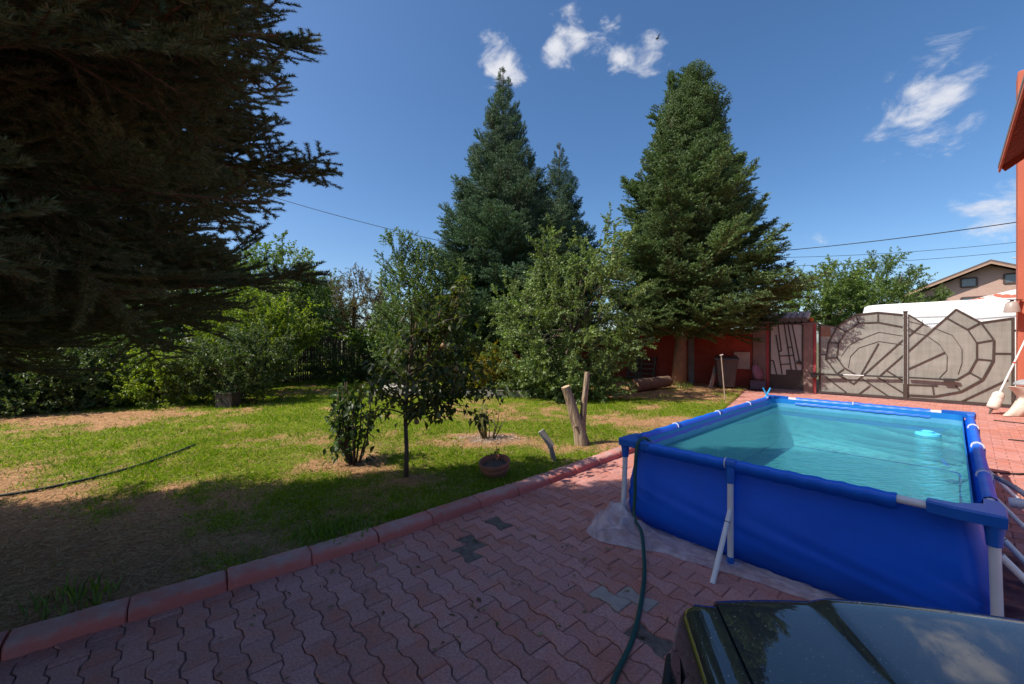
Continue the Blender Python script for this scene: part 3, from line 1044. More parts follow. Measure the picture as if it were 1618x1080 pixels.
def build_house():
    """house on the side of the pool: only its far end reaches into the picture"""
    h = thing('house', 'terracotta house corner with a tall pier and deep boarded eave', 'house', (12.6, 9.6, 0))
    P = Vector((12.33, 9.72, 0))
    mb = MB()
    rot = Matrix((U, V, Vector((0, 0, 1)))).transposed()
    c = P + U * .30 - V * .32
    mb.box(c + Vector((0, 0, 4.1)), (.62, .62, 8.4), rot, bev=.02)
    mb.build('pier', m_terracotta, h)
    # facade wall running back from the pier
    a = P - U * .02 - V * .45
    L_ = 8.6
    mb = MB(); mb.box(a - U * (L_ / 2) - V * .125 + Vector((0, 0, 3.0)), (L_, .25, 6.2), rot)
    mb.build('wall', m_terracotta, h)
    mb = MB(); mb.box(a - V * 3.4 + U * -.125 + Vector((0, 0, 3.0)), (.25, 6.2, 6.2), rot)
    mb.build('end_wall', m_terracotta, h)
    # eave: sloping roof slab with boarded soffit
    e0 = Vector((10.55, 8.58, 5.47))
    HU = Vector((.738, .675, 0))
    mt = surface('brown_soffit_board', (.30, .085, .055), (.22, .06, .045), rough=.7, scale=3, stretch=(1, 6, 6), bump=.2)
    mroof = surface('roof_sheet_grey', (.17, .16, .15), (.24, .22, .20), rough=.8, scale=4, bump=.3)
    for k in range(24):
        s = -k * .36
        A = e0 + HU * s; B = e0 + HU * (s - .35)
        up = -V * 2.4 + Vector((0, 0, 1.75))
        mb = MB(); mb.prism([A, B, B + up, A + up], Vector((0, 0, .025)))
        mb.build('soffit_board', mt, h)
    mb = MB()
    A = e0 + Vector((0, 0, .03)); B = A - HU * 8.64
    up = -V * 2.6 + Vector((0, 0, 1.9)); o = V * .05 - Vector((0, 0, .035))
    mb.prism([A + o + U * .04, B + o, B + up, A + up + U * .04], Vector((0, 0, .07)))
    mb.build('roof', mroof, h)
    mb = MB(); mb.bar(e0 + V * .03 + U * .05 + Vector((0, 0, -.01)), e0 - HU * 8.64 + V * .03 + Vector((0, 0, -.01)), .03, .17)
    mb.build('fascia_board', m_terracotta, h)
    mb = MB(); mb.bar(e0 + U * .045 + Vector((0, 0, -.02)), e0 + U * .045 + up * .96 + Vector((0, 0, -.02)), .035, .18)
    mb.build('verge_board', m_terracotta, h)
    mb = MB(); mb.box(c + Vector((.08, -.05, 8.53)), (.34, .34, .46), rot); mb.box(c + Vector((.08, -.05, 8.80)), (.42, .42, .08), rot)
    mb.build('chimney_pot', surface('white_chimney', (.75, .74, .70), (.66, .65, .6), rough=.7), h)
    # outdoor lamp on a bracket
    l = thing('wall_lamp', 'frosted bucket shaped lamp hanging from a dark bracket on the terracotta pier', 'lamp', (12.05, 9.60, 2.55))
    q = P + V * .02 + U * -.1 + Vector((-.15, .0, 0))
    mb = MB(); mb.bar(q + Vector((.25, -.02, 2.72)), q + Vector((-.12, -.05, 2.72)), .06, .02); mb.tube([q + Vector((.0, -.04, 2.72)), q + Vector((.0, -.04, 2.68))], .03, 8)
    mb.build('bracket', m_iron, l)
    mb = MB(); mb.lathe(q + Vector((0, -.04, 2.42)), [(.135, 0), (.13, .08), (.10, .22), (.06, .26)], 16, cap=False)
    mb.build('shade', surface('frosted_shade', (.62, .55, .50), (.55, .48, .44), rough=.3, translucent=.4), l, smooth=True)


build_house()


def build_far_house():
    bx = Vector((40.2, 33.5, 0))
    h = thing('brick_house', 'pinkish brick gable house with a brown roof and three small windows beyond the van', 'house', tuple(bx))
    n = Vector((.724, .69, 0)); d = Vector((.69, -.724, 0))     # gable faces the yard, d runs to the right
    P = lambda s, z, o=0: bx + d * s + Vector((0, 0, z)) - n * o
    ms = surface('pink_brick', (.46, .30, .245), (.38, .245, .20), rough=.9, scale=2.2, bump=.2, bscale=30)

    def brickmat():
        m, nt, p, out = nodes_of('pink_brickwork')
        b = nt.nodes.new('ShaderNodeTexBrick')
        b.inputs['Color1'].default_value = (.50, .32, .26, 1); b.inputs['Color2'].default_value = (.40, .25, .20, 1); b.inputs['Mortar'].default_value = (.48, .40, .34, 1)
        b.inputs['Scale'].default_value = 3.0; b.inputs['Mortar Size'].default_value = .012
        g = nt.nodes.new('ShaderNodeTexCoord'); mp = nt.nodes.new('ShaderNodeMapping')
        mp.inputs['Rotation'].default_value = (R(90), 0, math.atan2(d.y, d.x))
        nt.links.new(g.outputs['Object'], mp.inputs[0]); nt.links.new(mp.outputs[0], b.inputs['Vector'])
        n_ = noise_node(nt, .8)
        nt.links.new(mixc(nt, n_.outputs['Fac'], b.outputs['Color'], (.46, .31, .25)), p.inputs['Base Color'])
        p.inputs['Roughness'].default_value = .9
        return m
    mb = MB()
    mb.prism([P(-4.6, 0), P(4.9, 0), P(4.9, 5.9), P(0, 8.15), P(-4.6, 5.9)], n * 9)
    mb.build('wall', brickmat(), h)
    mroof = surface('brown_roof', (.11, .075, .06), (.16, .11, .09), rough=.8, scale=3)
    mw = surface('timber_barge', (.42, .27, .19), (.34, .21, .15), rough=.7)
    for sgn, x1 in ((-1, -5.5), (1, 5.8)):
        mb = MB(); z1 = 8.35 - abs(x1) * .46
        mb.prism([P(0, 8.35, .9), P(x1, z1, .9), P(x1, z1 + .16, .9), P(0, 8.53, .9)], n * 10.5)
        mb.build('roof', mroof, h)
        mb = MB(); mb.prism([P(0, 8.18, .93), P(x1, z1 - .16, .93), P(x1, z1 + .0, .93), P(0, 8.345, .93)], n * .08)
        mb.build('barge_board', mw, h)
    m_f = surface('dark_window_frame', (.10, .06, .045), (.08, .05, .04), rough=.6)
    m_gl = surface('window_glass', (.10, .12, .14), (.07, .09, .11), rough=.08, spec=.8)
    for s0, s1, z0, z1 in ((-1.62, -.72, 6.45, 7.2), (.75, 1.75, 6.55, 7.3), (-1.6, -.1, 4.9, 5.55)):
        mb = MB()
        for A, B in (((s0, z0), (s1, z0)), ((s1, z0), (s1, z1)), ((s1, z1), (s0, z1)), ((s0, z1), (s0, z0))):
            mb.bar(P(A[0], A[1], .02), P(B[0], B[1], .02), .12, .12, up=n)
        f = mb.build('window', m_f, h)
        mb = MB(); mb.prism([P(s0, z0, .01), P(s1, z0, .01), P(s1, z1, .01), P(s0, z1, .01)], -n * .03)
        mb.build('pane', m_gl, f)
    # rough shed roof in front with flaking paint
    s = thing('patched_roof', 'rusty red roof with flaking white paint in front of the brick house', 'roof', (31, 25.5, 0))
    b2 = Vector((32.1, 26.0, 0)); Q = lambda a, z, o=0: b2 + d * a + Vector((0, 0, z)) + n * o

    def flake():
        m, nt, p, out = nodes_of('flaking_red_roof')
        n_ = noise_node(nt, .8, detail=6, rough=.6, stretch=(1, 1, 2))
        nt.links.new(ramp(nt, n_.outputs['Fac'], [(.5, (.40, .105, .06)), (.53, (.62, .58, .54))]).outputs[0], p.inputs['Base Color'])
        p.inputs['Roughness'].default_value = .8
        return m
    mb = MB(); mb.prism([Q(-4.2, 3.75), Q(6, 3.75), Q(6, 5.35, 2.5), Q(1.2, 5.35, 2.5)], Vector((0, 0, .08))); mb.build('roof', flake(), s)
    mb = MB(); mb.prism([Q(-3.8, 0, .3), Q(6, 0, .3), Q(6, 3.72, .3), Q(-3.8, 3.72, .3)], n * 2.0); mb.build('wall', ms, s)
    a = thing('aerial_mast', 'thin grey aerial mast with a slanting arm before the brick gable', 'mast', tuple(Q(2.2, 4.9, 2.2)))
    mb = MB(); mb.tube([Q(2.0, 4.9, 2.2), Q(2.0, 6.9, 2.2)], .05, 6); mb.box(Q(2.0, 6.35, 2.2), (.22, .22, .5)); mb.build('pole', surface('mast_grey', (.42, .44, .46), (.36, .38, .40), rough=.5), a)
    mb = MB(); mb.tube([Q(2.0, 6.85, 2.2), Q(.55, 7.45, 2.2)], .045, 6); mb.build('arm', surface('arm_grey', (.5, .5, .52), (.45, .45, .46), rough=.5), a)
    mb = MB(); mb.tube([Q(2.0, 6.1, 2.2), Q(5.5, 6.2, 2.2)], .02, 5); mb.build('stay', m_iron, a)


build_far_house()


def build_van():
    """white high roofed van parked in the street, side on"""
    v = thing('van', 'white high roofed panel van parked in the street behind the gate', 'van', tuple(gp(-1.6, 0, -2.4)))
    mp = surface('white_van_paint', (.80, .80, .80), (.78, .78, .785), rough=.25, coat=.6)
    mgl = surface('dark_van_glass', (.03, .035, .04), (.03, .03, .035), rough=.06, spec=.8)
    md = surface('black_trim', (.03, .03, .03), (.04, .04, .04), rough=.6)
    t0, t1 = 1.05, -5.0       # rear end (towards the small gate) ... front
    dn, df = -1.75, -3.7
    prof = lambda t, k: [gp(t, .35, dn + .02), gp(t, .9, dn + .0), gp(t, 1.55, dn - .01), gp(t, 2.45 * k, dn - .10), gp(t, 2.84 * k, dn - .20), gp(t, 2.97 * k, dn - .36),
                         gp(t, 2.99 * k, df + .36), gp(t, 2.84 * k, df + .20), gp(t, 2.45 * k, df + .10), gp(t, 1.55, df + .01), gp(t, .9, df), gp(t, .35, df - .02)]
    rows = []
    for t, k in ((t0 + .03, .94), (t0 - .0, .975), (t0 - .10, .995), (t0 - .45, 1.0), (-1.0, 1.003), (-3.0, 1.0), (-3.9, .985), (-4.5, .80), (-5.0, .62)):
        rows.append(prof(t, k))
    mb = MB(); mb.grid(rows); mb.add(rows[0], [tuple(range(12))]); mb.add(rows[-1], [tuple(range(11, -1, -1))])
    mb.build('body', mp, v, smooth=35)
    mb = MB()
    for z in (2.50, 2.10):
        mb.bar(gp(t0 - .1, z, dn + .0 - .1 * max(0, z - 1.55) + .012), gp(-3.6, z, dn - .1 * max(0, z - 1.55) + .012), .016, .01, up=GN)
    for t in (-.35, -2.6):
        mb.bar(gp(t, .6, dn + .015), gp(t, 2.42, dn - .085), .012, .012, up=GN)
    mb.build('panel_seam', surface('seam_grey', (.30, .30, .31), (.28, .28, .29), rough=.6), v)
    mb = MB(); mb.prism([gp(-1.0, 2.05, dn - .03), gp(-2.3, 2.05, dn - .03), gp(-2.3, 2.62, dn - .105), gp(-1.0, 2.62, dn - .105)], -GN * .022); mb.build('side_panel', mp, v)
    for t in (-.2, -4.0):
        for dd in (dn - .1, df + .1):
            w = MB(); w.lathe(gp(t, .34, dd + .1), [(.34, 0), (.35, .03), (.35, .19), (.34, .22)], 20, axis=GN); w.build('wheel', md, v)
    mb = MB(); mb.prism([gp(-4.0, 1.62, dn + .005), gp(-4.62, 1.62, dn + .005), gp(-4.45, 2.05, dn - .04), gp(-4.0, 2.15, dn - .05)], -GN * .02); mb.build('side_window', mgl, v)
    mb = MB(); mb.bar(gp(t0, .45, dn - .2), gp(t0, .45, df + .2), .2, .15); mb.build('rear_bumper', md, v)


build_van()


def build_fence():
    A = Vector((-12.3, 7.4, 0)); B = Vector((-7.0, 20.6, 0))
    d = (B - A).normalized(); n = Vector((-d.y, d.x, 0)); L_ = (B - A).length
    f = thing('picket_fence', 'weathered dark brown picket fence half hidden by bushes', 'fence', tuple(A))
    m = surface('weathered_picket', (.10, .062, .042), (.07, .045, .032), rough=.85, scale=5, stretch=(6, 6, .6), bump=.3, objrand=(.7, 1.35))
    rng = random.Random(5)
    rot = Matrix((d, n, Vector((0, 0, 1)))).transposed()
    mb = MB()
    w, h, th = .075, 1.52, .018
    mb.prism([rot @ Vector(p) for p in ((-w / 2, 0, 0), (w / 2, 0, 0), (w / 2, 0, h - .05), (0, 0, h), (-w / 2, 0, h - .05))], n * th)
    me = mb.mesh('picket', m)
    k = 0
    s = .1
    while s < L_:
        tall = 1.0 if s < 9.6 else 1.22
        p = A + d * s
        o = link('picket', me, f, tuple(p - A + Vector((0, 0, .08 + rng.uniform(-.02, .02)))), (rng.gauss(0, .01), rng.gauss(0, .012), rng.gauss(0, .02)), (1, 1, tall + rng.uniform(-.02, .02)))
        s += .112 + rng.uniform(-.006, .006)
    for z in (.42, 1.28):
        mb = MB(); mb.bar(A + n * .045 + Vector((0, 0, z)), B + n * .045 + Vector((0, 0, z + .12)), .05, .08); mb.build('rail', m, f)
    s = 0
    while s < L_:
        mb = MB(); mb.box(A + d * s + n * .12 + Vector((0, 0, .8)), (.09, .09, 1.7), rot); mb.build('fence_post', m, f)
        s += 2.3


build_fence()


def build_edging():
    """low concrete edging of the old flower bed"""
    e = thing('bed_edging', 'low pale concrete edging of the flower bed behind the young tree', 'edging', (-2, 12, .05))
    m = surface('pale_concrete', (.40, .36, .31), (.31, .28, .245), rough=.9, scale=5, bump=.3)
    pts = [(-4.35, 12.15), (-2.95, 12.05), (-1.7, 12.0), (-.6, 11.95), (.55, 11.9)]
    for a, b in zip(pts[:-1], pts[1:]):
        mb = MB(); A = Vector((*a, .12)); B = Vector((*b, .12)); t = (B - A).normalized() * .008
        mb.bar(A + t, B - t, .16, .26); mb.build('edging_block', m, e)
    s = thing('loose_slab', 'pale concrete slab lying tilted against the flower bed edging', 'slab', (-3.9, 12.5, .2))
    mb = MB(); mb.box((-3.55, 12.6, .30), (1.2, .5, .06), Euler((.25, -.10, .12)).to_matrix(), bev=.01); mb.build('slab', m, s)


build_edging()


def cable(name, label, a, b, sag, r):
    a, b = Vector(a), Vector(b)
    pts = []
    for k in range(25):
        t = k / 24
        p = a.lerp(b, t); p.z -= sag * 4 * t * (1 - t); pts.append(p)
    mb = MB(); mb.tube(pts, r, 5)
    o = mb.build(name, m_cable); tag(o, label, 'cable', 'overhead cables')


m_cable = surface('cable_black', (.02, .02, .022), (.03, .03, .03), rough=.7)
cable('overhead_cable', 'thin overhead cable running from the dark spruce behind the tall spruce', (-15.5, 20.0, 10.1), (1.0, 21.0, 6.1), .35, .014)
cable('overhead_cable', 'thickest overhead cable between the fir and the terracotta pier', (6.6, 16.2, 5.15), (13.0, 10.2, 4.78), .16, .013)
cable('overhead_cable', 'upper of the two faint cables above the brick house', (13.0, 30.0, 8.1), (37.5, 27.5, 8.9), .5, .016)
cable('overhead_cable', 'lower of the two faint cables above the brick house', (13.5, 31.0, 7.6), (38.0, 28.0, 8.35), .45, .016)
pole = MB(); pole.tube([(-8.9, 27.0, 0), (-8.9, 27.0, 6.1)], [.16, .10], 8); pole.bar((-9.35, 27, 5.7), (-8.45, 27, 5.7), .06, .06)
tag(pole.build('utility_pole', surface('pole_concrete', (.36, .33, .29), (.28, .26, .23), rough=.9)), 'thin grey concrete utility pole behind the tall fruit tree', 'pole')

# ------------------------------------------------------------------ pool
PU = Vector((.742, .670, 0)).normalized()      # long side
PS = Vector((.670, -.742, 0)).normalized()     # short side, towards the house
P0 = Vector((1.06, 3.725, 0))                  # corner leg nearest the lawn
PL, PW, PH = 4.45, 2.20, .80
PROT = Matrix((PU, PS, Vector((0, 0, 1)))).transposed()


def pp(l, s, z):
    return P0 + PU * l + PS * s + Vector((0, 0, z))


def pool_ring(l0, l1, s0, s1, z, rad, n=6, wob=None):
    pts = []
    for cx, cy, a0 in ((l1 - rad, s1 - rad, 0), (l0 + rad, s1 - rad, 90), (l0 + rad, s0 + rad, 180), (l1 - rad, s0 + rad, 270)):
        for k in range(n + 1):
            a = R(a0 + 90 * k / n)
            pts.append((cx + rad * math.cos(a), cy + rad * math.sin(a)))
    # subdivide the straights
    out = []
    m = len(pts)
    for i in range(m):
        a, b = pts[i], pts[(i + 1) % m]
        dd = math.hypot(b[0] - a[0], b[1] - a[1])
        q = max(1, int(dd / .14))
        for k in range(q):
            t = k / q
            out.append((a[0] + (b[0] - a[0]) * t, a[1] + (b[1] - a[1]) * t))
    return out


def build_pool():
    pool = thing('frame_pool', 'rectangular blue frame pool full of turquoise water on the red paving', 'pool', tuple(P0))
    m_out, nt, p, _ = nodes_of('blue_pool_liner')
    n1 = noise_node(nt, 2.2, detail=6); n2 = noise_node(nt, 140, detail=2)
    col = ramp(nt, n1.outputs['Fac'], [(.3, (.001, .085, .56)), (.6, (.001, .10, .66)), (.8, (.004, .115, .64))]).outputs[0]
    nsp = noise_node(nt, 28, detail=3)
    spk = ramp(nt, nsp.outputs['Fac'], [(.76, (0, 0, 0)), (.79, (1, 1, 1))]).outputs[0]
    nt.links.new(mixc(nt, spk, col, (.16, .22, .42)), p.inputs['Base Color'])
    p.inputs['Roughness'].default_value = .48; p.inputs['Specular IOR Level'].default_value = .35
    b = nt.nodes.new('ShaderNodeBump'); b.inputs['Strength'].default_value = .08; b.inputs['Distance'].default_value = .004
    nt.links.new(n2.outputs['Fac'], b.inputs['Height']); nt.links.new(b.outputs[0], p.inputs['Normal'])
    m_sleeve = surface('blue_sleeve', (.002, .115, .62), (.003, .135, .68), rough=.42, scale=3)
    m_in = surface('pale_blue_liner', (.13, .42, .66), (.11, .38, .62), rough=.45, scale=5, third=(.17, .46, .68))
    m_floor = surface('aqua_liner_floor', (.22, .48, .50), (.17, .43, .46), rough=.5, scale=3, third=(.30, .54, .55))
    m_white = surface('white_steel_tube', (.72, .70, .72), (.66, .64, .66), rough=.35, scale=10)
    m_blue = surface('blue_plastic', (.012, .11, .46), (.012, .12, .50), rough=.38, scale=3)
    inset = .055
    # outer wall, loft of rounded rings with a slack bulge
    rng = random.Random(2)

    def wall(off, zs, mat, name, parent, flip):
        rows = []
        for z in zs:
            q = (z - .02) / (PH - .02)
            bulge = .085 * math.sin(math.pi * min(1, max(0, q)) ** .8) * (1.15 - q) - (.03 if q < .06 else 0)
            ring = pool_ring(inset - bulge + off, PL - inset + bulge - off, inset - bulge + off, PW - inset + bulge - off, z, .12)
            row = []
            m = len(ring)
            for i, (l, s) in enumerate(ring):
                w = .010 * math.sin(l * 5 + z * 6) * (1 - q) + .007 * math.sin(s * 9 - z * 9 + l * 2) * (1 - abs(2 * q - 1)) + .010 * math.exp(-((s - .22) / .05) ** 2) * (1 - q) - .008 * math.exp(-((s - 1.98 + .1 * q) / .06) ** 2) + .004 * math.sin(s * 31 + 9 * z) * q ** 3
                cl, cs = l - PL / 2, s - PW / 2
                nl = math.hypot(cl, cs)
                row.append(pp(l + w * cl / nl, s + w * cs / nl, z))
            rows.append(row)
        mb = MB(); mb.grid(rows if not flip else rows[::-1], closed=True)
        return mb.build(name, mat, parent, smooth=True)
    zs_o = [.012, .03, .06, .12, .2, .3, .4, .5, .6, .68, .76]
    wall(0, zs_o, m_out, 'outer_wall', pool, True)
    wall(.012, [.04, .06, .12, .2, .3, .4, .5, .57], m_floor, 'inner_wall', pool, False)
    wall(.0125, [.57, .60, .64, .695], m_in, 'inner_lining', pool, False)
    wall(.0115, [.695, .73, .77], surface('lining_band_blue', (.015, .20, .60), (.012, .18, .55), rough=.42, scale=3), 'lining_band', pool, False)
    ring = pool_ring(.10, PL - .10, .10, PW - .10, .03, .12)
    mb = MB(); mb.add([pp(l, s, .032) for l, s in pool_ring(.10, PL - .10, .10, PW - .10, .03, .12)], [tuple(range(len(pool_ring(.10, PL - .10, .10, PW - .10, .03, .12))))[::-1]])
    mb.build('pool_floor', m_floor, pool)

    # rails: tube with fabric sleeve; the white tube shows at both ends
    def rail(a, b, joints, sl0, sl1):
        A, B = Vector(a), Vector(b); t = (B - A).normalized(); L_ = (B - A).length
        up = Vector((0, 0, 1))
        inw = (pp(PL / 2, PW / 2, PH) - (A + B) / 2); inw.z = 0; inw = inw - t * inw.dot(t); inw.normalize()
        mb = MB(); mb.tube([A, B], .024, 12); r_ = mb.build('rail_tube', m_white, pool, smooth=40)
        mb = MB()
        rows = []
        steps = 40
        for k in range(steps + 1):
            q = k / steps
            s = sl0 + (L_ - sl0 - sl1) * q
            sag = 0.004 * math.sin(k * 1.9)
            c = A + t * s
            prof = [(.045, -.080), (.012, -.058), (-.022, -.034), (-.0335, -.006), (-.026, .021), (0, .033), (.026, .021), (.0345, -.01), (.050, -.03), (.064, -.052), (.070, -.075)]
            rows.append([c + inw * x + up * (z + sag) for x, z in prof])
        mb.grid(rows); mb.build('sleeve', m_sleeve, pool, smooth=True)
        for j in joints:
            c = A + t * j
            mb = MB(); mb.tube([c - t * .035, c + t * .035], .040, 12); mb.tube([c - up * .02 - inw * .02, c - up * .14 - inw * .02], .030, 10)
            jn = mb.build('rail_joint', m_blue, pool, smooth=40)
            mb = MB(); mb.tube([c - t * .043, c - t * .036], .0425, 12); mb.build('collar', m_white, jn, smooth=40)
            g = c - inw * .02
            mb = MB(); mb.tube([g - up * .10, Vector((g.x, g.y, .04))], .022, 10); mb.build('leg', m_white, pool, smooth=40)
            mb = MB()
            foot = g - inw * .34
            hh = g - up * .34
            mb.tube([hh, Vector((foot.x, foot.y, .0))], .0185, 10)
            br = mb.build('brace', m_white, pool, smooth=40)
            mb = MB(); dv = (Vector((foot.x, foot.y, .0)) - hh).normalized(); mb.tube([hh + dv * .10, hh + dv * .105], .0205, 10); mb.build('collar', m_iron, br)
            mb = MB(); mb.tube([Vector((g.x, g.y, .0)), Vector((g.x, g.y, .07))], .027, 10); mb.bar(Vector((g.x, g.y, .012)), Vector((g.x, g.y, .012)) + inw * .2, .10, .012)
            mb.build('foot', m_blue, pool)
    z = PH - .03
    c = .09
    rail(pp(0, c, z), pp(0, PW - c, z), [PW / 2 - c - .18], .07, .28)
    rail(pp(PL, c, z), pp(PL, PW - c, z), [PW / 2 - c], .26, .26)
    rail(pp(c, 0, z), pp(PL - c, 0, z), [.95, 2.12, 3.28], .13, .24)
    rail(pp(c, PW, z), pp(PL - c, PW, z), [.95, 2.12, 3.28], .24, .24)
    # corners: flat blue elbow with leg
    for l, s in ((0, 0), (PL, 0), (0, PW), (PL, PW)):
        dl = 1 if l == 0 else -1; ds = 1 if s == 0 else -1
        k = .25
        poly = [(-.045, -.045), (k * .55, -.05), (k, -.032), (k, .028), (k * .55, .03), (.11, .06), (.06, .11), (.03, k * .55), (.028, k), (-.032, k), (-.05, k * .55)]
        pts = [(l + dl * a, s + ds * b) for a, b in poly]
        mb = MB()
        if dl * ds < 0:
            pts = pts[::-1]
        top = [pp(a, b, PH + .004) for a, b in pts]
        cx = sum(a for a, b in pts) / len(pts); cy = sum(b for a, b in pts) / len(pts)
        mid = [pp(a, b, PH - .006) for a, b in pts]
        bot = [pp(cx + (a - cx) * .97, cy + (b - cy) * .97, PH - .062) for a, b in pts]
        top = [pp(cx + (a - cx) * .95, cy + (b - cy) * .95, PH + .006) for a, b in pts]
        n = len(pts)
        mb.grid([bot, mid, top], closed=True); mb.add(top, [tuple(range(n))]); mb.add(bot, [tuple(range(n - 1, -1, -1))])
        mb.tube([pp(l, s, PH - .05), pp(l, s, PH - .12), pp(l, s, PH - .17)], [.042, .033, .030], 12)
        cn = mb.build('corner_joint', m_blue, pool, smooth=30)
        mb = MB(); mb.tube([pp(l, s, PH - .15), pp(l - dl * .015, s - ds * .015, .02)], .0235, 12); mb.build('leg', m_white, pool, smooth=40)
        mb = MB(); mb.tube([pp(l - dl * .015, s - ds * .015, 0), pp(l - dl * .015, s - ds * .015, .06)], .029, 10); mb.build('foot', m_blue, pool)
        if s > 0 and l == 0:
            mb = MB(); mb.tube([pp(l + .02, s + .02, .58), pp(l + .10, s + .50, .0)], .0185, 10); mb.build('brace', m_white, pool, smooth=40)
    mb = MB()
    for q in ((.02, .10), (.16, .02)):
        pass
    # printed strip at the far right of the near wall
    m_pr = surface('printed_grey_strip', (.30, .42, .62), (.2, .3, .5), rough=.5, scale=60, contrast=(.48, .52))
    mb = MB(); mb.prism([pp(.20, PW + .012, .55), pp(.25, PW + .012, .55), pp(.25, PW + .028, .30), pp(.20, PW + .028, .30)], PS * .004); mb.build('printed_label', m_pr, pool)
    # water
    m_w, nt, p, out = nodes_of('pool_water')
    nt.nodes.remove(p)
    gl = nt.nodes.new('ShaderNodeBsdfGlossy'); gl.inputs['Roughness'].default_value = .02
    tr = nt.nodes.new('ShaderNodeBsdfTransparent'); tr.inputs[0].default_value = (.60, .94, .94, 1)
    fr = nt.nodes.new('ShaderNodeFresnel'); fr.inputs['IOR'].default_value = 1.33
    mx = nt.nodes.new('ShaderNodeMixShader')
    tcn = nt.nodes.new('ShaderNodeTexCoord')
    w1 = noise_node(nt, 5.5, detail=4, rough=.55, stretch=(1, 2.6, 1), dist=.6)
    w2 = noise_node(nt, 19, detail=3, stretch=(1, 2.2, 1), dist=.4)
    s = nt.nodes.new('ShaderNodeMath'); s.operation = 'MULTIPLY_ADD'; s.inputs[1].default_value = .35
    nt.links.new(w2.outputs['Fac'], s.inputs[0]); nt.links.new(w1.outputs['Fac'], s.inputs[2])
    bp = nt.nodes.new('ShaderNodeBump'); bp.inputs['Strength'].default_value = .55; bp.inputs['Distance'].default_value = .055
    nt.links.new(s.outputs[0], bp.inputs['Height'])
    nt.links.new(bp.outputs[0], gl.inputs['Normal']); nt.links.new(bp.outputs[0], fr.inputs['Normal'])
    nt.links.new(fr.outputs[0], mx.inputs[0]); nt.links.new(tr.outputs[0], mx.inputs[1]); nt.links.new(gl.outputs[0], mx.inputs[2])
    df = nt.nodes.new('ShaderNodeBsdfDiffuse'); df.inputs[0].default_value = (.10, .50, .56, 1)
    body = nt.nodes.new('ShaderNodeMixShader'); body.inputs[0].default_value = .26
    nt.links.new(tr.outputs[0], body.inputs[1]); nt.links.new(df.outputs[0], body.inputs[2]); nt.links.new(body.outputs[0], mx.inputs[1])
    nt.links.new(mx.outputs[0], out.inputs['Surface'])
    ring = pool_ring(.045, PL - .045, .045, PW - .045, .6, .12)
    mb = MB(); mb.add([pp(l, s_, .632) for l, s_ in ring], [tuple(range(len(ring)))[::-1]])
    o = mb.build('water', m_w, pool)
    # floating dispenser
    fl = thing('chlorine_floater', 'round pale blue chlorine floater drifting on the pool water', 'floater', tuple(pp(3.35, 1.86, .6)))
    m_f = surface('light_blue_plastic', (.10, .58, .86), (.10, .55, .84), rough=.4)
    mb = MB(); mb.lathe(pp(3.35, 1.86, .602), [(.05, 0), (.095, .012), (.11, .03), (.105, .05), (.07, .058), (.065, .05)], 20); mb.build('ring', m_f, fl, smooth=40)
    mb = MB(); mb.lathe(pp(3.35, 1.86, .627), [(.055, 0), (.055, .045), (.035, .055)], 16); mb.build('cap', m_f, fl, smooth=40)
    # blue clips at the far corner
    cl = thing('rope_clip', 'light blue plastic clip sticking up at the far lawn side corner of the pool', 'clip', tuple(pp(4.2, -.02, .8)))
    m_c = surface('bright_blue_clip', (.03, .42, .80), (.03, .38, .75), rough=.4)
    for s0 in (-1, 1):
        mb = MB(); q = pp(4.22, 0.0, .795); mb.tube([q + Vector((-s0 * .02, 0, 0)), q + Vector((s0 * .02, 0, .07)), q + Vector((s0 * .06, 0, .15))], [.014, .012, .009], 7); mb.build('arm', m_c, cl)
    return pool


build_pool()


def hose(name, label, pts, r, mat, cat='hose', sub=6, group=None, n=8):
    P = [Vector(p) for p in pts]
    out = []
    for i in range(len(P) - 1):
        p0 = P[max(i - 1, 0)]; p1 = P[i]; p2 = P[i + 1]; p3 = P[min(i + 2, len(P) - 1)]
        for k in range(sub):
            t = k / sub
            out.append(.5 * ((2 * p1) + (p2 - p0) * t + (2 * p0 - 5 * p1 + 4 * p2 - p3) * t * t + (3 * p1 - p0 - 3 * p2 + p3) * t ** 3))
    out.append(P[-1])
    mb = MB(); mb.tube(out, r, n)
    o = mb.build(name, mat, smooth=True)
    tag(o, label, cat, group)
    return o


m_hose = surface('green_hose_rubber', (.008, .055, .045), (.012, .075, .055), rough=.4, scale=20)
hose('garden_hose', 'dark green garden hose hanging over the pool corner and across the red pavers',
     [pp(.35, .18, .60), pp(.12, .17, .79), pp(.02, .165, .825), pp(-.06, .16, .78), pp(-.085, .155, .6), pp(-.10, .16, .35), pp(-.13, .17, .16), (1.09, 3.37, .105), (1.03, 3.12, .075), (.92, 2.78, .018), (.70, 2.29, .016),
      (.50, 1.97, .016), (.38, 1.7, .016), (.1, 1.5, .016)], .0145, m_hose)
m_bh = surface('black_hose_rubber', (.018, .028, .022), (.03, .04, .03), rough=.5)
pts = [(-7.0, 3.75), (-5.35, 4.18), (-4.95, 4.55), (-4.55, 4.85), (-4.40, 5.25), (-4.45, 5.75), (-4.62, 6.05)]
pts = [(-7.4, 3.6), (-6.3, 3.98), (-5.42, 4.22), (-5.1, 4.55), (-4.95, 5.0), (-4.90, 5.45), (-4.95, 5.9), (-5.02, 6.3)]
hose('soaker_hose', 'black hose lying across the sunlit brown grass', [(x, y, lz(x, y) + .022) for x, y in pts], .016, m_bh)


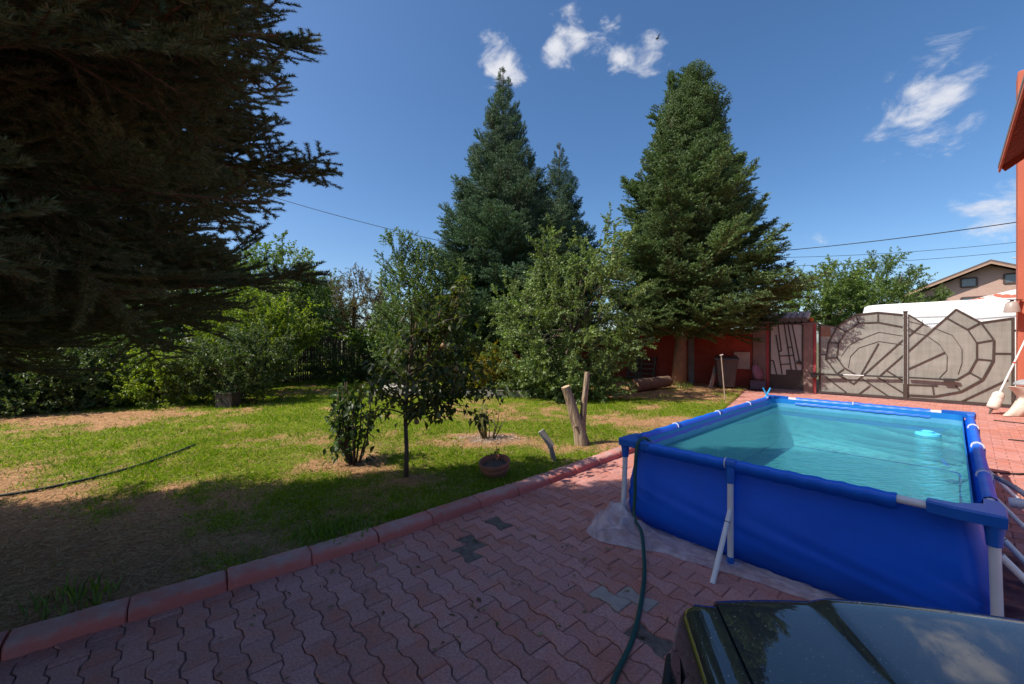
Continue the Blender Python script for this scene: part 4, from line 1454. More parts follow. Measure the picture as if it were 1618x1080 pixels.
def build_sheet():
    """crumpled clear plastic sheet spilling out under the pool corner"""
    m, nt, p, out = nodes_of('milky_plastic_film')
    n = noise_node(nt, 5, detail=3, rough=.5, dist=1.2)
    col = ramp(nt, n.outputs['Fac'], [(.35, (.72, .66, .72)), (.6, (.82, .76, .82))]).outputs[0]
    nt.links.new(col, p.inputs['Base Color']); p.inputs['Roughness'].default_value = .25
    tr = nt.nodes.new('ShaderNodeBsdfTransparent'); tr.inputs[0].default_value = (.9, .86, .9, 1)
    tl = nt.nodes.new('ShaderNodeBsdfTranslucent'); nt.links.new(col, tl.inputs[0])
    m1 = nt.nodes.new('ShaderNodeMixShader'); m1.inputs[0].default_value = .3
    nt.links.new(p.outputs[0], m1.inputs[1]); nt.links.new(tl.outputs[0], m1.inputs[2])
    m2 = nt.nodes.new('ShaderNodeMixShader')
    nt.links.new(ramp(nt, n.outputs['Fac'], [(.35, .62), (.62, .42)]).outputs[0], m2.inputs[0])
    nt.links.new(m1.outputs[0], m2.inputs[1]); nt.links.new(tr.outputs[0], m2.inputs[2])
    nt.links.new(m2.outputs[0], out.inputs['Surface'])
    NS, NW = 130, 40
    s = np.linspace(-.14, 1.75, NS); w = np.linspace(0, 1, NW)
    S, Wd = np.meshgrid(s, w, indexing='ij')
    width = .20 * np.exp(-((S - .02) / .30) ** 2) + .27 - .22 * np.clip((S - .3) / 1.3, 0, 1) + .05 * (fbm2(S * 6, S * 0, 7, 3) - .5)
    l = .10 - Wd * (width + .10)
    ridg = np.abs(fbm2(S * 3 + Wd * 5, Wd * 2.2 - S * 6, 3, 2) - .5) * 2
    ridg2 = np.abs(fbm2(S * 6 - Wd * 9, Wd * 5 + S * 9, 9, 2) - .5) * 2
    hump = np.exp(-((S - .02) / .22) ** 2) * np.exp(-((Wd - .5) / .35) ** 2)
    z = .008 + (1 - ridg) ** 2 * .085 * (.35 + 1.2 * hump) * np.sin(np.pi * np.clip(Wd, 0, 1)) ** .6 + (1 - ridg2) ** 2 * .035 * (.3 + hump) + .09 * hump
    z = np.where(Wd > .97, .006, z)
    X = P0.x + PU.x * l + PS.x * S; Y = P0.y + PU.y * l + PS.y * S
    # part that goes up the lawn side
    v = np.stack([X.ravel(), Y.ravel(), z.ravel()], 1)
    idx = np.arange(NS * NW).reshape(NS, NW)
    f = np.stack([idx[:-1, :-1].ravel(), idx[1:, :-1].ravel(), idx[1:, 1:].ravel(), idx[:-1, 1:].ravel()], 1)
    l2 = np.linspace(-.05, 1.1, 60); w2 = np.linspace(0, 1, 16)
    A, B = np.meshgrid(l2, w2, indexing='ij')
    s2 = .09 - B * (.22 + .08 * (fbm2(A * 5, A * 0, 19, 2) - .5))
    z2 = .012 + .16 * np.exp(-((A - .18) / .3) ** 2) * np.sin(np.pi * B) + (1 - np.abs(fbm2(A * 9, B * 5, 23, 3) - .5) * 2) * .04 * np.sin(np.pi * B)
    X2 = P0.x + PU.x * A + PS.x * s2; Y2 = P0.y + PU.y * A + PS.y * s2
    v2 = np.stack([X2.ravel(), Y2.ravel(), z2.ravel()], 1)
    idx2 = np.arange(60 * 16).reshape(60, 16) + len(v)
    f2 = np.stack([idx2[:-1, :-1].ravel(), idx2[1:, :-1].ravel(), idx2[1:, 1:].ravel(), idx2[:-1, 1:].ravel()], 1)
    o = link('plastic_sheet', tri_mesh('plastic_sheet', np.vstack([v, v2]), np.vstack([f, f2]), m, smooth=True))
    tag(o, 'crumpled milky plastic sheet spilling out under the blue pool', 'plastic sheet')


build_sheet()


def build_pump_corner():
    """hoses, sack and pump between pool and house"""
    m_grey = surface('grey_ribbed_hose', (.22, .21, .25), (.17, .165, .2), rough=.5)
    m_brn = surface('brown_hose', (.30, .12, .06), (.24, .095, .05), rough=.5)
    q = lambda l, s, z: tuple(pp(l, s, z))
    hose('filter_hose', 'grey ribbed filter hose curving away from the pool rail', [q(2.3, 2.18, .45), q(2.2, 2.28, .52), q(2.0, 2.42, .48), q(1.75, 2.52, .42), q(1.5, 2.7, .30), q(1.2, 2.95, .12), q(.9, 3.2, .05)], .021, m_grey)
    hose('waste_hose', 'short brown hose joined to the grey pipe beside the pool', [q(1.86, 2.55, .42), q(1.84, 2.75, .45), q(1.70, 2.95, .38), q(1.45, 3.15, .22)], .034, m_brn)
    cp = MB(); cp.tube([q(1.88, 2.36, .40), q(1.86, 2.56, .42)], .04, 12); cp.tube([q(1.88, 2.40, .40), q(1.878, 2.42, .402)], .046, 12)
    tag(cp.build('pipe_coupling', surface('pale_grey_plastic', (.55, .53, .56), (.5, .48, .5), rough=.4), smooth=40), 'pale grey pipe coupling by the side of the pool', 'coupling')
    # teal sack
    m_t, nt, p, out = nodes_of('teal_bag_film')
    n = noise_node(nt, 12, detail=5, dist=1)
    nt.links.new(ramp(nt, n.outputs['Fac'], [(.3, (.05, .16, .17)), (.6, (.12, .28, .28)), (.8, (.30, .42, .40))]).outputs[0], p.inputs['Base Color'])
    p.inputs['Roughness'].default_value = .3
    c = pp(.62, 2.62, .0)
    rng = random.Random(6)
    mb = MB(); rows = []
    for i in range(13):
        f_ = i / 12; rr = .19 * math.sin(math.pi * (.12 + .85 * f_)) ** .7 * (1 - .3 * f_)
        row = []
        for k in range(22):
            a = 2 * math.pi * k / 22
            j = 1 + .16 * math.sin(a * 3 + i * .8) + .10 * math.sin(a * 7 - i * 1.3)
            row.append(c + Vector((rr * j * math.cos(a), rr * j * math.sin(a) * .8, .012 + .50 * f_ + .02 * math.sin(a * 5 + i))))
        rows.append(row)
    mb.grid(rows, closed=True); mb.add(rows[-1], [tuple(range(22))]); mb.add(rows[0], [tuple(range(21, -1, -1))])
    tag(mb.build('plastic_sack', m_t, smooth=True), 'crumpled teal plastic sack standing beside the corner leg of the pool', 'sack')
    pu = thing('pump', 'black pump with a red end standing by the pool corner', 'pump', tuple(pp(.45, 2.78, .0)))
    ax = (PS * .9 - PU * .4).normalized(); c = pp(.36, 2.70, .34)
    mb = MB(); mb.lathe(c, [(.05, 0), (.062, .01), (.062, .05), (.056, .055), (.056, .10), (.062, .105), (.062, .2), (.05, .22)], 18, axis=ax); mb.build('motor', surface('pump_black', (.018, .017, .018), (.03, .028, .028), rough=.4), pu, smooth=35)
    mb = MB(); mb.lathe(c + ax * .222, [(.055, 0), (.058, .02), (.058, .12), (.04, .14)], 18, axis=ax); mb.build('red_housing', surface('pump_red', (.6, .02, .02), (.5, .02, .02), rough=.35), pu, smooth=35)
    mb = MB(); mb.box(c + ax * .16 + Vector((0, 0, -.20)), (.10, .10, .29)); mb.box(c + ax * .16 + Vector((0, 0, -.33)), (.22, .16, .025)); mb.build('stand', surface('pump_stand', (.03, .03, .03), (.04, .04, .04), rough=.5), pu)
    # dark wrinkled ground sheet
    NS, NW = 90, 40
    A, B = np.meshgrid(np.linspace(-.35, 1.75, NS), np.linspace(2.20, 3.6, NW), indexing='ij')
    rd = 1 - np.abs(fbm2(A * 3 + B * 5, B * 1.5 - A * 5, 41, 4) - .5) * 2
    z = .006 + .045 * rd ** 3 + .012 * fbm2(A * 14, B * 14, 4, 2)
    X = P0.x + PU.x * A + PS.x * B; Y = P0.y + PU.y * A + PS.y * B
    idx = np.arange(NS * NW).reshape(NS, NW)
    f = np.stack([idx[:-1, :-1].ravel(), idx[:-1, 1:].ravel(), idx[1:, 1:].ravel(), idx[1:, :-1].ravel()], 1)
    o = link('ground_sheet', tri_mesh('ground_sheet', np.stack([X.ravel(), Y.ravel(), z.ravel()], 1), f, surface('dark_red_sheet', (.13, .045, .045), (.09, .035, .038), rough=.5, scale=6, bump=.2), smooth=True))
    tag(o, 'dark red wrinkled ground sheet between the pool and the house', 'ground sheet')
    # flat cables on the sunny paving
    m_k = surface('cord_black', (.02, .018, .018), (.03, .03, .03), rough=.6)
    def grd(px, py, z=.012):
        y = 629 * (1.7 - z) / (py - 540.0)
        return ((px - 809) / 629 * y, y, z)
    hose('power_cord', 'thin black cord crossing the sunny pavers near the gate', [(10.4, 8.6, .012), (10.7, 8.15, .012), (11.2, 7.75, .012), (11.4, 7.9, .012), (12.0, 8.0, .012)], .010, m_k, 'cord', group='cords on the sunny paving')
    hose('power_cord', 'black cord lying in a loop midway along the sunny paving', [(8.6, 6.9, .012), (8.85, 6.7, .012), (9.1, 6.45, .012), (9.4, 6.6, .012), (9.8, 6.5, .012)], .010, m_k, 'cord', group='cords on the sunny paving')
    hose('power_cord', 'dark cord at the edge of the shade beside the pool pipe', [(5.9, 5.35, .012), (6.4, 5.1, .012), (6.9, 5.15, .012), (7.5, 5.0, .012)], .012, m_k, 'cord', group='cords on the sunny paving')


build_pump_corner()


def build_gate_corner():
    # white pole with a soft white head leaning by the house pier
    m_w = surface('white_pole', (.74, .72, .70), (.68, .66, .64), rough=.4)
    a = Vector((11.30, 9.40, .07)); b = Vector((12.42, 9.56, 1.95)); t = (b - a).normalized()
    p = thing('pole_brush', 'long white pole with a thick white cylinder head leaning by the terracotta pier', 'pole', tuple(a))
    mb = MB(); mb.tube([a + t * .05, a + t * .55, b], [.02, .02, .017], 10); mb.build('pole', m_w, p)
    mb = MB(); mb.lathe(a + t * .06, [(.055, 0), (.09, .02), (.105, .06), (.105, .26), (.10, .265), (.10, .275), (.105, .28), (.10, .40), (.06, .45), (.03, .46)], 16, axis=t); mb.build('head', surface('woolly_head', (.70, .64, .58), (.6, .54, .49), rough=.9, scale=20, bump=.4, bscale=70), p, smooth=True)
    mb = MB(); mb.tube([a + Vector((-.04, 0, -.07)), a + t * .08], [.012, .03], 8); mb.build('tip', m_iron, p)
    mb = MB(); mb.tube([a + t * 1.30, a + t * 1.34], .023, 10); mb.build('red_band', surface('red_band', (.5, .05, .04), (.45, .05, .04), rough=.5), p)
    # cream draped bundle
    m_c = surface('cream_cloth', (.68, .60, .52), (.58, .50, .43), rough=.85, scale=7, bump=.3, bscale=30)
    o = Vector((11.75, 9.15, 0))
    d = thing('draped_bundle', 'cream draped bundle with a dark opening standing on the paving by the pier', 'bundle', tuple(o))
    mb = MB(); rows = []
    for i in range(16):
        f_ = i / 15
        cx = -.26 * (1 - f_) ** 2.6 + .06 - .30 * max(0, f_ - .62) * 1.6; wx = .075 + .19 * (1 - f_) ** 2.4 + .17 * max(0, f_ - .58) * 1.7; wy = .09 + .05 * math.sin(f_ * 3)
        row = []
        for k in range(20):
            a_ = 2 * math.pi * k / 20
            j = 1 + .10 * math.sin(a_ * 4 + f_ * 3) + .06 * math.sin(a_ * 9)
            row.append(o + Vector((cx + wx * j * math.cos(a_), wy * j * math.sin(a_), .012 + .66 * f_)))
        rows.append(row)
    mb.grid(rows, closed=True); mb.add(rows[-1], [tuple(range(20))]); mb.add(rows[0], [tuple(range(19, -1, -1))])
    mb.build('cloth', m_c, d, smooth=True)
    mb = MB(); mb.lathe(o + Vector((.04, -.165, .55)), [(.05, 0), (.06, .02), (.035, .03)], 12, axis=(-.2, -1, .1)); mb.build('opening', surface('dark_opening', (.05, .04, .04), (.07, .05, .05), rough=.7), d)
    mb = MB(); mb.tube([o + Vector((.22, -.05, .005)), o + Vector((.22, -.05, .72))], .014, 8); mb.build('green_stake', surface('green_stake', (.10, .28, .08), (.08, .22, .07), rough=.5), d)
    mb = MB(); mb.lathe(o + Vector((.05, 0, .71)), [(.20, 0), (.17, .05), (.10, .11), (.03, .13)], 14); mb.build('grey_cover', surface('grey_cover', (.33, .34, .36), (.28, .29, .31), rough=.6), d, smooth=True)
    # dustbin
    c = Vector((7.72, 14.35, .05))
    bn = thing('wheelie_bin', 'dark wheeled dustbin with a closed lid in front of the red wall', 'dustbin', tuple(c))
    m_b = surface('bin_plastic', (.055, .045, .047), (.075, .06, .06), rough=.45, scale=4)
    rot = Euler((0, 0, R(-25))).to_matrix()
    def T(x, y, z): return c + rot @ Vector((x, y, z))
    mb = MB(); rows = []
    for z, hx, hy in ((.06, .25, .27), (.12, .26, .28), (.90, .34, .36), (.98, .345, .365), (1.0, .36, .38), (1.05, .36, .38)):
        k = .04
        rows.append([T(*q, z) for q in ((-hx + k, -hy), (hx - k, -hy), (hx, -hy + k), (hx, hy - k), (hx - k, hy), (-hx + k, hy), (-hx, hy - k), (-hx, -hy + k))])
    mb.grid(rows, closed=True); mb.add(rows[0], [tuple(range(7, -1, -1))]); mb.add(rows[-1], [tuple(range(8))]); mb.build('body', m_b, bn, smooth=35)
    mb = MB(); rows = []
    for z, hx, hy in ((1.06, .385, .41), (1.10, .385, .41), (1.15, .33, .36), (1.165, .2, .2)):
        rows.append([T(*q, z + .03 * (q[1] / .4)) for q in ((-hx, -hy), (hx, -hy), (hx, hy), (-hx, hy))])
    mb.grid(rows, closed=True); mb.add(rows[-1], [(0, 1, 2, 3)]); mb.add(rows[0], [(3, 2, 1, 0)]); mb.build('lid', surface('bin_lid', (.035, .03, .034), (.05, .045, .047), rough=.3), bn)
    mb = MB(); mb.tube([T(-.3, .42, 1.02), T(.3, .42, 1.02)], .018, 8); mb.build('handle', m_b, bn)
    for x in (-.27, .27):
        mb = MB(); mb.lathe(T(x - .03, .26, .09), [(.09, 0), (.10, .01), (.10, .05), (.09, .06)], 14, axis=rot @ Vector((1, 0, 0))); mb.build('wheel', m_iron, bn)
    # mauve bag hung beside the bin
    c2 = Vector((8.55, 14.0, .62))
    rows = []; mb = MB()
    for i in range(9):
        f_ = i / 8; r_ = .20 * math.sin(math.pi * (.12 + .80 * f_)) ** .6 * (1.1 - .45 * f_)
        rows.append([c2 + Vector((r_ * math.cos(a) * (1 + .22 * math.sin(3 * a + i * .7) + .08 * math.sin(7 * a)) + .12 * (1 - f_), .6 * r_ * math.sin(a), -.26 + .56 * f_)) for a in [2 * math.pi * k / 14 for k in range(14)]])
    mb.grid(rows, closed=True); mb.add(rows[-1], [tuple(range(14))]); mb.add(rows[0], [tuple(range(13, -1, -1))])
    bag = thing('cloth_bag', 'mauve cloth bag resting on a dark crate beside the dustbin', 'bag', tuple(c2))
    mb.build('sack', surface('mauve_cloth', (.20, .11, .17), (.15, .08, .13), rough=.85, scale=8, bump=.3), bag, smooth=True)
    mb = MB(); mb.tube([c2 + Vector((-.08, -.05, .27)), c2 + Vector((-.05, -.05, .42)), c2 + Vector((.05, -.05, .42)), c2 + Vector((.08, -.05, .27))], .012, 6); mb.build('strap', m_iron, bag)
    mb = MB(); mb.box(Vector((8.62, 14.0, .20)), (.46, .40, .30), rot, bev=.012)
    cr = thing('storage_crate', 'dark blue crate under the mauve bag beside the wide post', 'crate', (8.62, 14.0, .05))
    mb.build('body', surface('blue_crate', (.03, .035, .07), (.05, .05, .09), rough=.6), cr)
    mb = MB(); mb.box(Vector((8.62, 14.0, .358)), (.50, .44, .016), rot); mb.build('rim', m_iron, cr)
    # pale board behind the bin
    mb = MB(); mb.box(gp(4.25, 1.02, .06), (.52, .03, .62), GROT)
    tag(mb.build('pale_board', surface('pale_board', (.52, .42, .34), (.44, .35, .28), rough=.8, scale=5)), 'pale rectangular board on the red wall beside the dustbin', 'board')
    # leaning plank
    mb = MB(); mb.bar((7.05, 14.15, .05), (7.42, 14.5, .78), .17, .04, up=(.5, -1, 0))
    tag(mb.build('leaning_plank', surface('grey_plank', (.32, .27, .23), (.25, .21, .18), rough=.85, scale=4, stretch=(1, 1, .3))), 'grey plank leaning near the foot of the dustbin', 'plank')
    # thin metal rod
    x, y = 6.05, 11.3
    rd = thing('marker_rod', 'thin pale metal rod stuck in the lawn in front of the dustbin', 'rod', (x, y, .04))
    mb = MB(); mb.tube([(x, y, .0), (x - .10, y + .03, 1.34)], .014, 6); mb.build('shaft', surface('rod_metal', (.42, .33, .27), (.34, .26, .2), rough=.5), rd)
    mb = MB(); mb.tube([(x - .13, y + .03, 1.32), (x - .05, y + .03, 1.34)], .018, 6); mb.build('crosspiece', m_white_grey, rd)


m_white_grey = surface('white_grey', (.6, .58, .55), (.5, .48, .46), rough=.6)
build_gate_corner()


def bark(name, c1, c2, **k):
    return surface(name, c1, c2, rough=.92, scale=k.pop('scale', 6), stretch=k.pop('stretch', (3, 3, .6)), bump=k.pop('bump', .8), bscale=k.pop('bscale', 22), spec=.15, **k)


m_deadwood = bark('peeled_deadwood', (.13, .09, .06), (.30, .215, .145), third=(.40, .30, .215), contrast=(.36, .52), scale=9, stretch=(3.5, 3.5, .35), bump=1.0, bscale=16)
m_cut = surface('cut_wood', (.50, .36, .22), (.42, .29, .17), rough=.85, scale=18, bump=.2)


def build_stump():
    x, y = 1.07, 6.37
    z = lz(x, y)
    s = thing('tree_stump', 'dead forked tree stump of two sawn grey brown trunks on the lawn', 'stump', (x, y, z))
    rng = random.Random(9)

    def log(pts, rs, name):
        P = [Vector(p) for p in pts]
        rows = []
        n = 14
        for i, p in enumerate(P):
            t = (P[min(i + 1, len(P) - 1)] - P[max(i - 1, 0)]).normalized()
            u = t.cross(Vector((0, 1, 0))).normalized(); w = t.cross(u)
            rows.append([p + (u * math.cos(2 * math.pi * k / n) + w * math.sin(2 * math.pi * k / n)) * rs[i] * (1 + .10 * math.sin(k * 2.2 + i * .6) + rng.uniform(-.05, .05)) for k in range(n)])
        mb = MB(); mb.grid(rows, closed=True)
        o = mb.build(name, m_deadwood, s, smooth=True)
        mb = MB(); mb.add([q + (P[-1] - P[-2]).normalized() * .002 for q in rows[-1]], [tuple(range(n))]); mb.add([q - Vector((0, 0, .0)) for q in rows[-1]], [])
        mb.build('cut_face', m_cut, o)
    log([(x + .06, y, z - .1), (x + .05, y, z + .03), (x + .01, y, z + .22), (x - .06, y, z + .45), (x - .14, y, z + .72), (x - .215, y - .02, z + .93)], [.135, .115, .092, .082, .074, .069], 'thick_trunk')
    log([(x + .07, y + .02, z + .05), (x + .06, y + .02, z + .35), (x + .085, y + .02, z + .62), (x + .115, y + .03, z + .9), (x + .145, y + .04, z + 1.16)], [.055, .052, .046, .042, .040], 'thin_trunk')
    mb = MB(); mb.tube([(x - .02, y - .06, z + .30), (x - .10, y - .11, z + .31)], [.025, .014], 7); mb.build('knot', m_deadwood, s)
    # split post
    x, y = .60, 5.52; z = lz(x, y)
    p = thing('broken_stake', 'short snapped wooden stake bent over beside the red kerb', 'stake', (x, y, z))
    mg = bark('grey_stake', (.30, .25, .20), (.22, .18, .145))
    mb = MB(); mb.tube([(x, y, z - .05), (x - .07, y, z + .20)], .036, 9); mb.build('lower_piece', mg, p)
    mb = MB(); mb.bar((x - .05, y - .012, z + .20), (x - .20, y - .02, z + .42), .085, .045, up=(0, 1, 0)); mb.build('upper_piece', surface('grey_board', (.42, .36, .29), (.33, .28, .23), rough=.85, scale=6), p)
    # log under the fir
    lg = thing('fallen_log', 'thick weathered log lying under the fir beside the red wall', 'log', (4.6, 13.4, .05))
    mb = MB(); rows = []
    A, B = Vector((3.95, 13.0, .26)), Vector((5.55, 14.2, .30))
    n = 12; t = (B - A).normalized(); u = t.cross(Vector((0, 0, 1))).normalized(); w = u.cross(t)
    for i in range(9):
        c = A.lerp(B, i / 8)
        rows.append([c + (u * math.cos(6.2832 * k / n) + w * math.sin(6.2832 * k / n)) * (.22 - .004 * i) * (1 + .09 * math.sin(k * 2.6 + i) + rng.uniform(-.06, .06)) for k in range(n)])
    mb.grid(rows, closed=True); mb.build('bark', bark('log_bark', (.20, .125, .085), (.13, .085, .06)), lg, smooth=True)
    mb = MB(); mb.add(rows[0], [tuple(range(n))]); mb.add(rows[-1], [tuple(range(n - 1, -1, -1))]); mb.build('cut_end', surface('log_end', (.38, .21, .11), (.28, .15, .08), rough=.9, scale=12), lg)
    # pallet leaning on the wall
    pl = thing('pallet', 'dark wooden pallet leaning against the shaded red wall', 'pallet', tuple(gp(8.2, 0, .35)))
    m_p = surface('pallet_wood', (.13, .10, .08), (.09, .07, .055), rough=.9, scale=5)
    for k in range(5):
        mb = MB(); z = .15 + k * .2; mb.bar(gp(7.5, z, .42 - z * .22), gp(8.8, z, .42 - z * .22), .10, .022, up=GN); mb.build('slat', m_p, pl)
    for t in (7.55, 8.15, 8.75):
        mb = MB(); mb.bar(gp(t, .04, .36), gp(t, 1.06, .14), .09, .09, up=GD); mb.build('bearer', m_p, pl)
    # terracotta pot
    x, y = -.20, 4.93; z = lz(x, y) - .005
    po = thing('flower_pot', 'round terracotta flower pot with a banded rim on the shaded lawn', 'flower pot', (x, y, z))
    mt = surface('old_terracotta', (.32, .12, .075), (.25, .10, .07), rough=.85, scale=9, bump=.3, third=(.38, .24, .18))
    mb = MB()
    rot = Euler((R(9), R(-5), 0)).to_quaternion()
    prof = [(.125, 0), (.138, .02), (.168, .10), (.178, .104), (.180, .118), (.173, .122), (.186, .165), (.194, .168), (.194, .195), (.184, .20), (.172, .165), (.166, .13), (.0, .13)]
    mb.lathe((x, y, z), prof, 24, axis=rot @ Vector((0, 0, 1)), cap=False); mb.build('body', mt, po, smooth=30)
    mb = MB(); mb.lathe(Vector((x, y, z)) + rot @ Vector((0, 0, .134)), [(.162, 0), (.12, .012), (.05, .018)], 18, axis=rot @ Vector((0, 0, 1))); mb.build('soil', surface('pot_soil', (.09, .06, .045), (.14, .09, .065), rough=.95, scale=20, bump=.5), po)
    mb = MB()
    for k in range(5):
        a = k * 1.3; mb.tube([(x + .03 * k - .03, y, z + .17), (x + .03 * k - .03 + .03 * math.cos(a), y + .03 * math.sin(a), z + .30 + .05 * (k % 3))], [.004, .002], 5)
    for i in range(14):
        q = Vector((x + rng.uniform(-.05, .07), y + rng.uniform(-.03, .03), z + rng.uniform(.22, .40))); dv = Vector((rng.uniform(-1, 1), rng.uniform(-1, 1), rng.uniform(.2, 1))).normalized() * .045; sd = dv.cross(Vector((0, 0, 1))).normalized() * .012
        mb.add([q, q + dv * .5 + sd, q + dv, q + dv * .5 - sd], [(0, 1, 2, 3)])
    mb.build('seedling', leaf_mat('seedling_leaf', [(.03, .05, .02), (.06, .08, .025)]), po)


build_stump()


def build_bird():
    c = Vector((27.4, 75.0, 1.7 + 57.2))
    b = thing('bird', 'tiny dark bird gliding high beside the thin cloud', 'bird', tuple(c))
    m = surface('bird_dark', (.05, .045, .05), (.07, .06, .06), rough=.8)
    mb = MB(); mb.tube([c + Vector((-.45, 0, -.08)), c + Vector((-.2, 0, -.02)), c, c + Vector((.28, 0, .02)), c + Vector((.42, 0, .03))], [.02, .09, .11, .07, .02], 8); mb.build('body', m, b, smooth=True)
    for s in (-1, 1):
        mb = MB(); mb.prism([c + Vector((-.12, s * .05, .04)), c + Vector((.14, s * .05, .04)), c + Vector((.18, s * .5, .2)), c + Vector((.42, s * 1.0, .26)), c + Vector((-.02, s * .55, .19))], Vector((0, 0, .02))); mb.build('wing', m, b)


build_bird()


# ------------------------------------------------------------------ car
def build_car():
    f = Vector((.235, .972, 0)).normalized(); r = Vector((f.y, -f.x, 0))
    C0 = Vector((.565, 1.425, 0))     # front left corner of the body
    W = 1.70
    car = thing('car', 'black dusty car parked beside the pool with its bonnet in view', 'car', tuple(C0 + r * .85 - f * 2.1))
    def P(x, y, z): return C0 + r * x + f * y + Vector((0, 0, z))
    m, nt, p, out = nodes_of('dusty_black_paint')
    n1 = noise_node(nt, 120, detail=2, rough=.5); n2 = noise_node(nt, 9, detail=6); n3 = noise_node(nt, 60, detail=3)
    spk = ramp(nt, n1.outputs['Fac'], [(.675, 0.0), (.72, 1.0)]).outputs[0]
    dust = ramp(nt, n2.outputs['Fac'], [(.35, .0), (.75, .025)]).outputs[0]
    big = ramp(nt, n3.outputs['Fac'], [(.72, 0.0), (.745, 1.0)]).outputs[0]
    c = mixc(nt, dust, (.006, .006, .008), (.22, .19, .17))
    c = mixc(nt, spk, c, (.30, .28, .26))
    c = mixc(nt, big, c, (.55, .52, .48))
    nt.links.new(c, p.inputs['Base Color'])
    p.inputs['Roughness'].default_value = .5; p.inputs['Specular IOR Level'].default_value = .35
    nt.links.new(value_jitter(nt, (1, 1, 1), mixc(nt, 1.0, spk, big, 'ADD'), 1.0, .15), p.inputs['Coat Weight']); p.inputs['Coat Roughness'].default_value = .012; p.inputs['Coat IOR'].default_value = 1.9
    m_black = surface('black_rubber', (.012, .012, .013), (.02, .02, .02), rough=.55)
    m_glass = surface('car_glass', (.012, .014, .016), (.012, .013, .015), rough=.03, spec=.7, coat=1)
    m_lamp = surface('lamp_lens', (.40, .38, .40), (.34, .32, .34), rough=.15, spec=.7)

    def front(x):      # plan shape of the nose
        u = (x - W / 2) / (W / 2)
        return -.02 - .13 * abs(u) ** 2.4 + .06

    def top(x, y):     # height of the bonnet skin
        u = (x - W / 2) / (W / 2)
        base = .865 + .075 * min(1, max(0, -y / 1.2)) - .022 * u * u
        return base
    # bonnet lid
    def skin(x0, x1, nx, name, dz, edge=.05, crease=False, mat=m):
        rows = []
        for i in range(19):
            q = i / 18
            row = []
            for k in range(nx):
                x = x0 + (x1 - x0) * k / (nx - 1)
                yf = front(x) - .02
                y = yf - (1.18 + yf) * (1 - math.cos(q * math.pi / 2)) if False else yf + (-1.2 - yf) * q ** 1.6
                z = top(x, y) + dz
                dd = (yf - y)
                if dd < edge:
                    z -= (edge - math.sqrt(max(0, edge ** 2 - (edge - dd) ** 2))) * 1.1
                if crease:
                    for cx, sg in ((.44, 1), (W - .44, -1)):
                        s_ = (x - cx) * sg
                        z += .011 * (1 / (1 + math.exp(-s_ * 150)))
                    z -= .011
                row.append(P(x, y, z))
            rows.append(row)
        mb = MB(); mb.grid(rows)
        # folded front lip
        lip = [q + Vector((0, 0, -.045)) - f * .004 for q in rows[0]]
        mb.grid([lip, rows[0]])
        sl = [rw[0] + Vector((0, 0, -.02)) for rw in rows]; sr = [rw[-1] + Vector((0, 0, -.02)) for rw in rows]
        mb.grid([sl, [rw[0] for rw in rows]]); mb.grid([[rw[-1] for rw in rows], sr])
        return mb.build(name, mat, car, smooth=40)
    skin(.125, W - .125, 70, 'bonnet', .004, crease=True)
    # fenders: strip on top then rolling over into the side
    for side in (0, 1):
        X = (lambda x: x) if side == 0 else (lambda x: W - x)
        rows = []
        for i in range(26):
            q = i / 25
            y_ = q ** 1.5
            row = []
            for (x, z, nose) in ((.116, -.012, 0), (.116, .002, 0), (.09, .0, 0), (.055, -.006, .01), (.028, -.026, .02), (.012, -.06, .03), (.0, -.12, .035), (-.012, -.2, .05), (-.02, -.29, .06), (-.012, -.36, .06), (.0, -.46, .05), (.02, -.62, .03)):
                yf = front(.12) - .05 + nose - (.03 if x < .06 else 0) * 0
                y = yf + (-1.3 - yf) * y_
                zz = top(.12, y) + z
                dd = yf - y
                if dd < .05:
                    zz -= (.05 - math.sqrt(max(0, .05 ** 2 - (.05 - dd) ** 2))) * .8 * (1 if z > -.1 else .3)
                    x = x + (.05 - dd) * .5 * (1 if z < -.02 else .4)
                row.append(P(X(x), y, zz))
            rows.append(row)
        mb = MB(); mb.grid(rows if side == 0 else [rw[::-1] for rw in rows])
        mb.build('fender', m, car, smooth=50)
        mb = MB(); mb.tube([P(X(.121), front(.12) - .06, top(.1, -.1) - .008), P(X(.121), -.4, top(.1, -.4) - .008), P(X(.121), -.8, top(.1, -.8) - .008), P(X(.121), -1.2, top(.1, -1.2) - .008)], .0045, 6)
        mb.build('bonnet_gap', m_black, car)
        # corner lamp
        mb = MB(); rows = []
        for i in range(6):
            a = i / 5
            rows.append([P(X(.045 - .055 * a ** .7), front(.05) + .015 - .22 * a ** 1.4, z) for z in (.58, .64, .70, .76 - .03 * a)])
        mb.grid(rows if side else rows[::-1]); mb.build('corner_lamp', m_lamp, car, smooth=True)
        mb = MB(); mb.prism([P(X(.12), front(.12) + .035, .60), P(X(.50), front(.5) + .03, .60), P(X(.50), front(.5) + .02, .755), P(X(.12), front(.12) + .02, .755)], -f * .03); mb.build('headlight', m_lamp, car)
        # side moulding
        mb = MB()
        for z0 in (.55, .59):
            mb.tube([P(X(.10), front(.1) + .07, z0), P(X(.0), front(.05) + .035, z0), P(X(-.035), front(0) - .10, z0), P(X(-.045), -.5, z0), P(X(-.045), -1.3, z0), P(X(-.045), -3.2, z0)], .021, 8)
        mb.build('side_moulding', m_black, car, smooth=True)
    mb = MB(); mb.prism([P(.52, front(.52) + .03, .60), P(W - .52, front(.52) + .03, .60), P(W - .52, front(.52) + .02, .77), P(.52, front(.52) + .02, .77)], -f * .02); mb.build('grille', m_black, car)
    # bumper
    rows = []
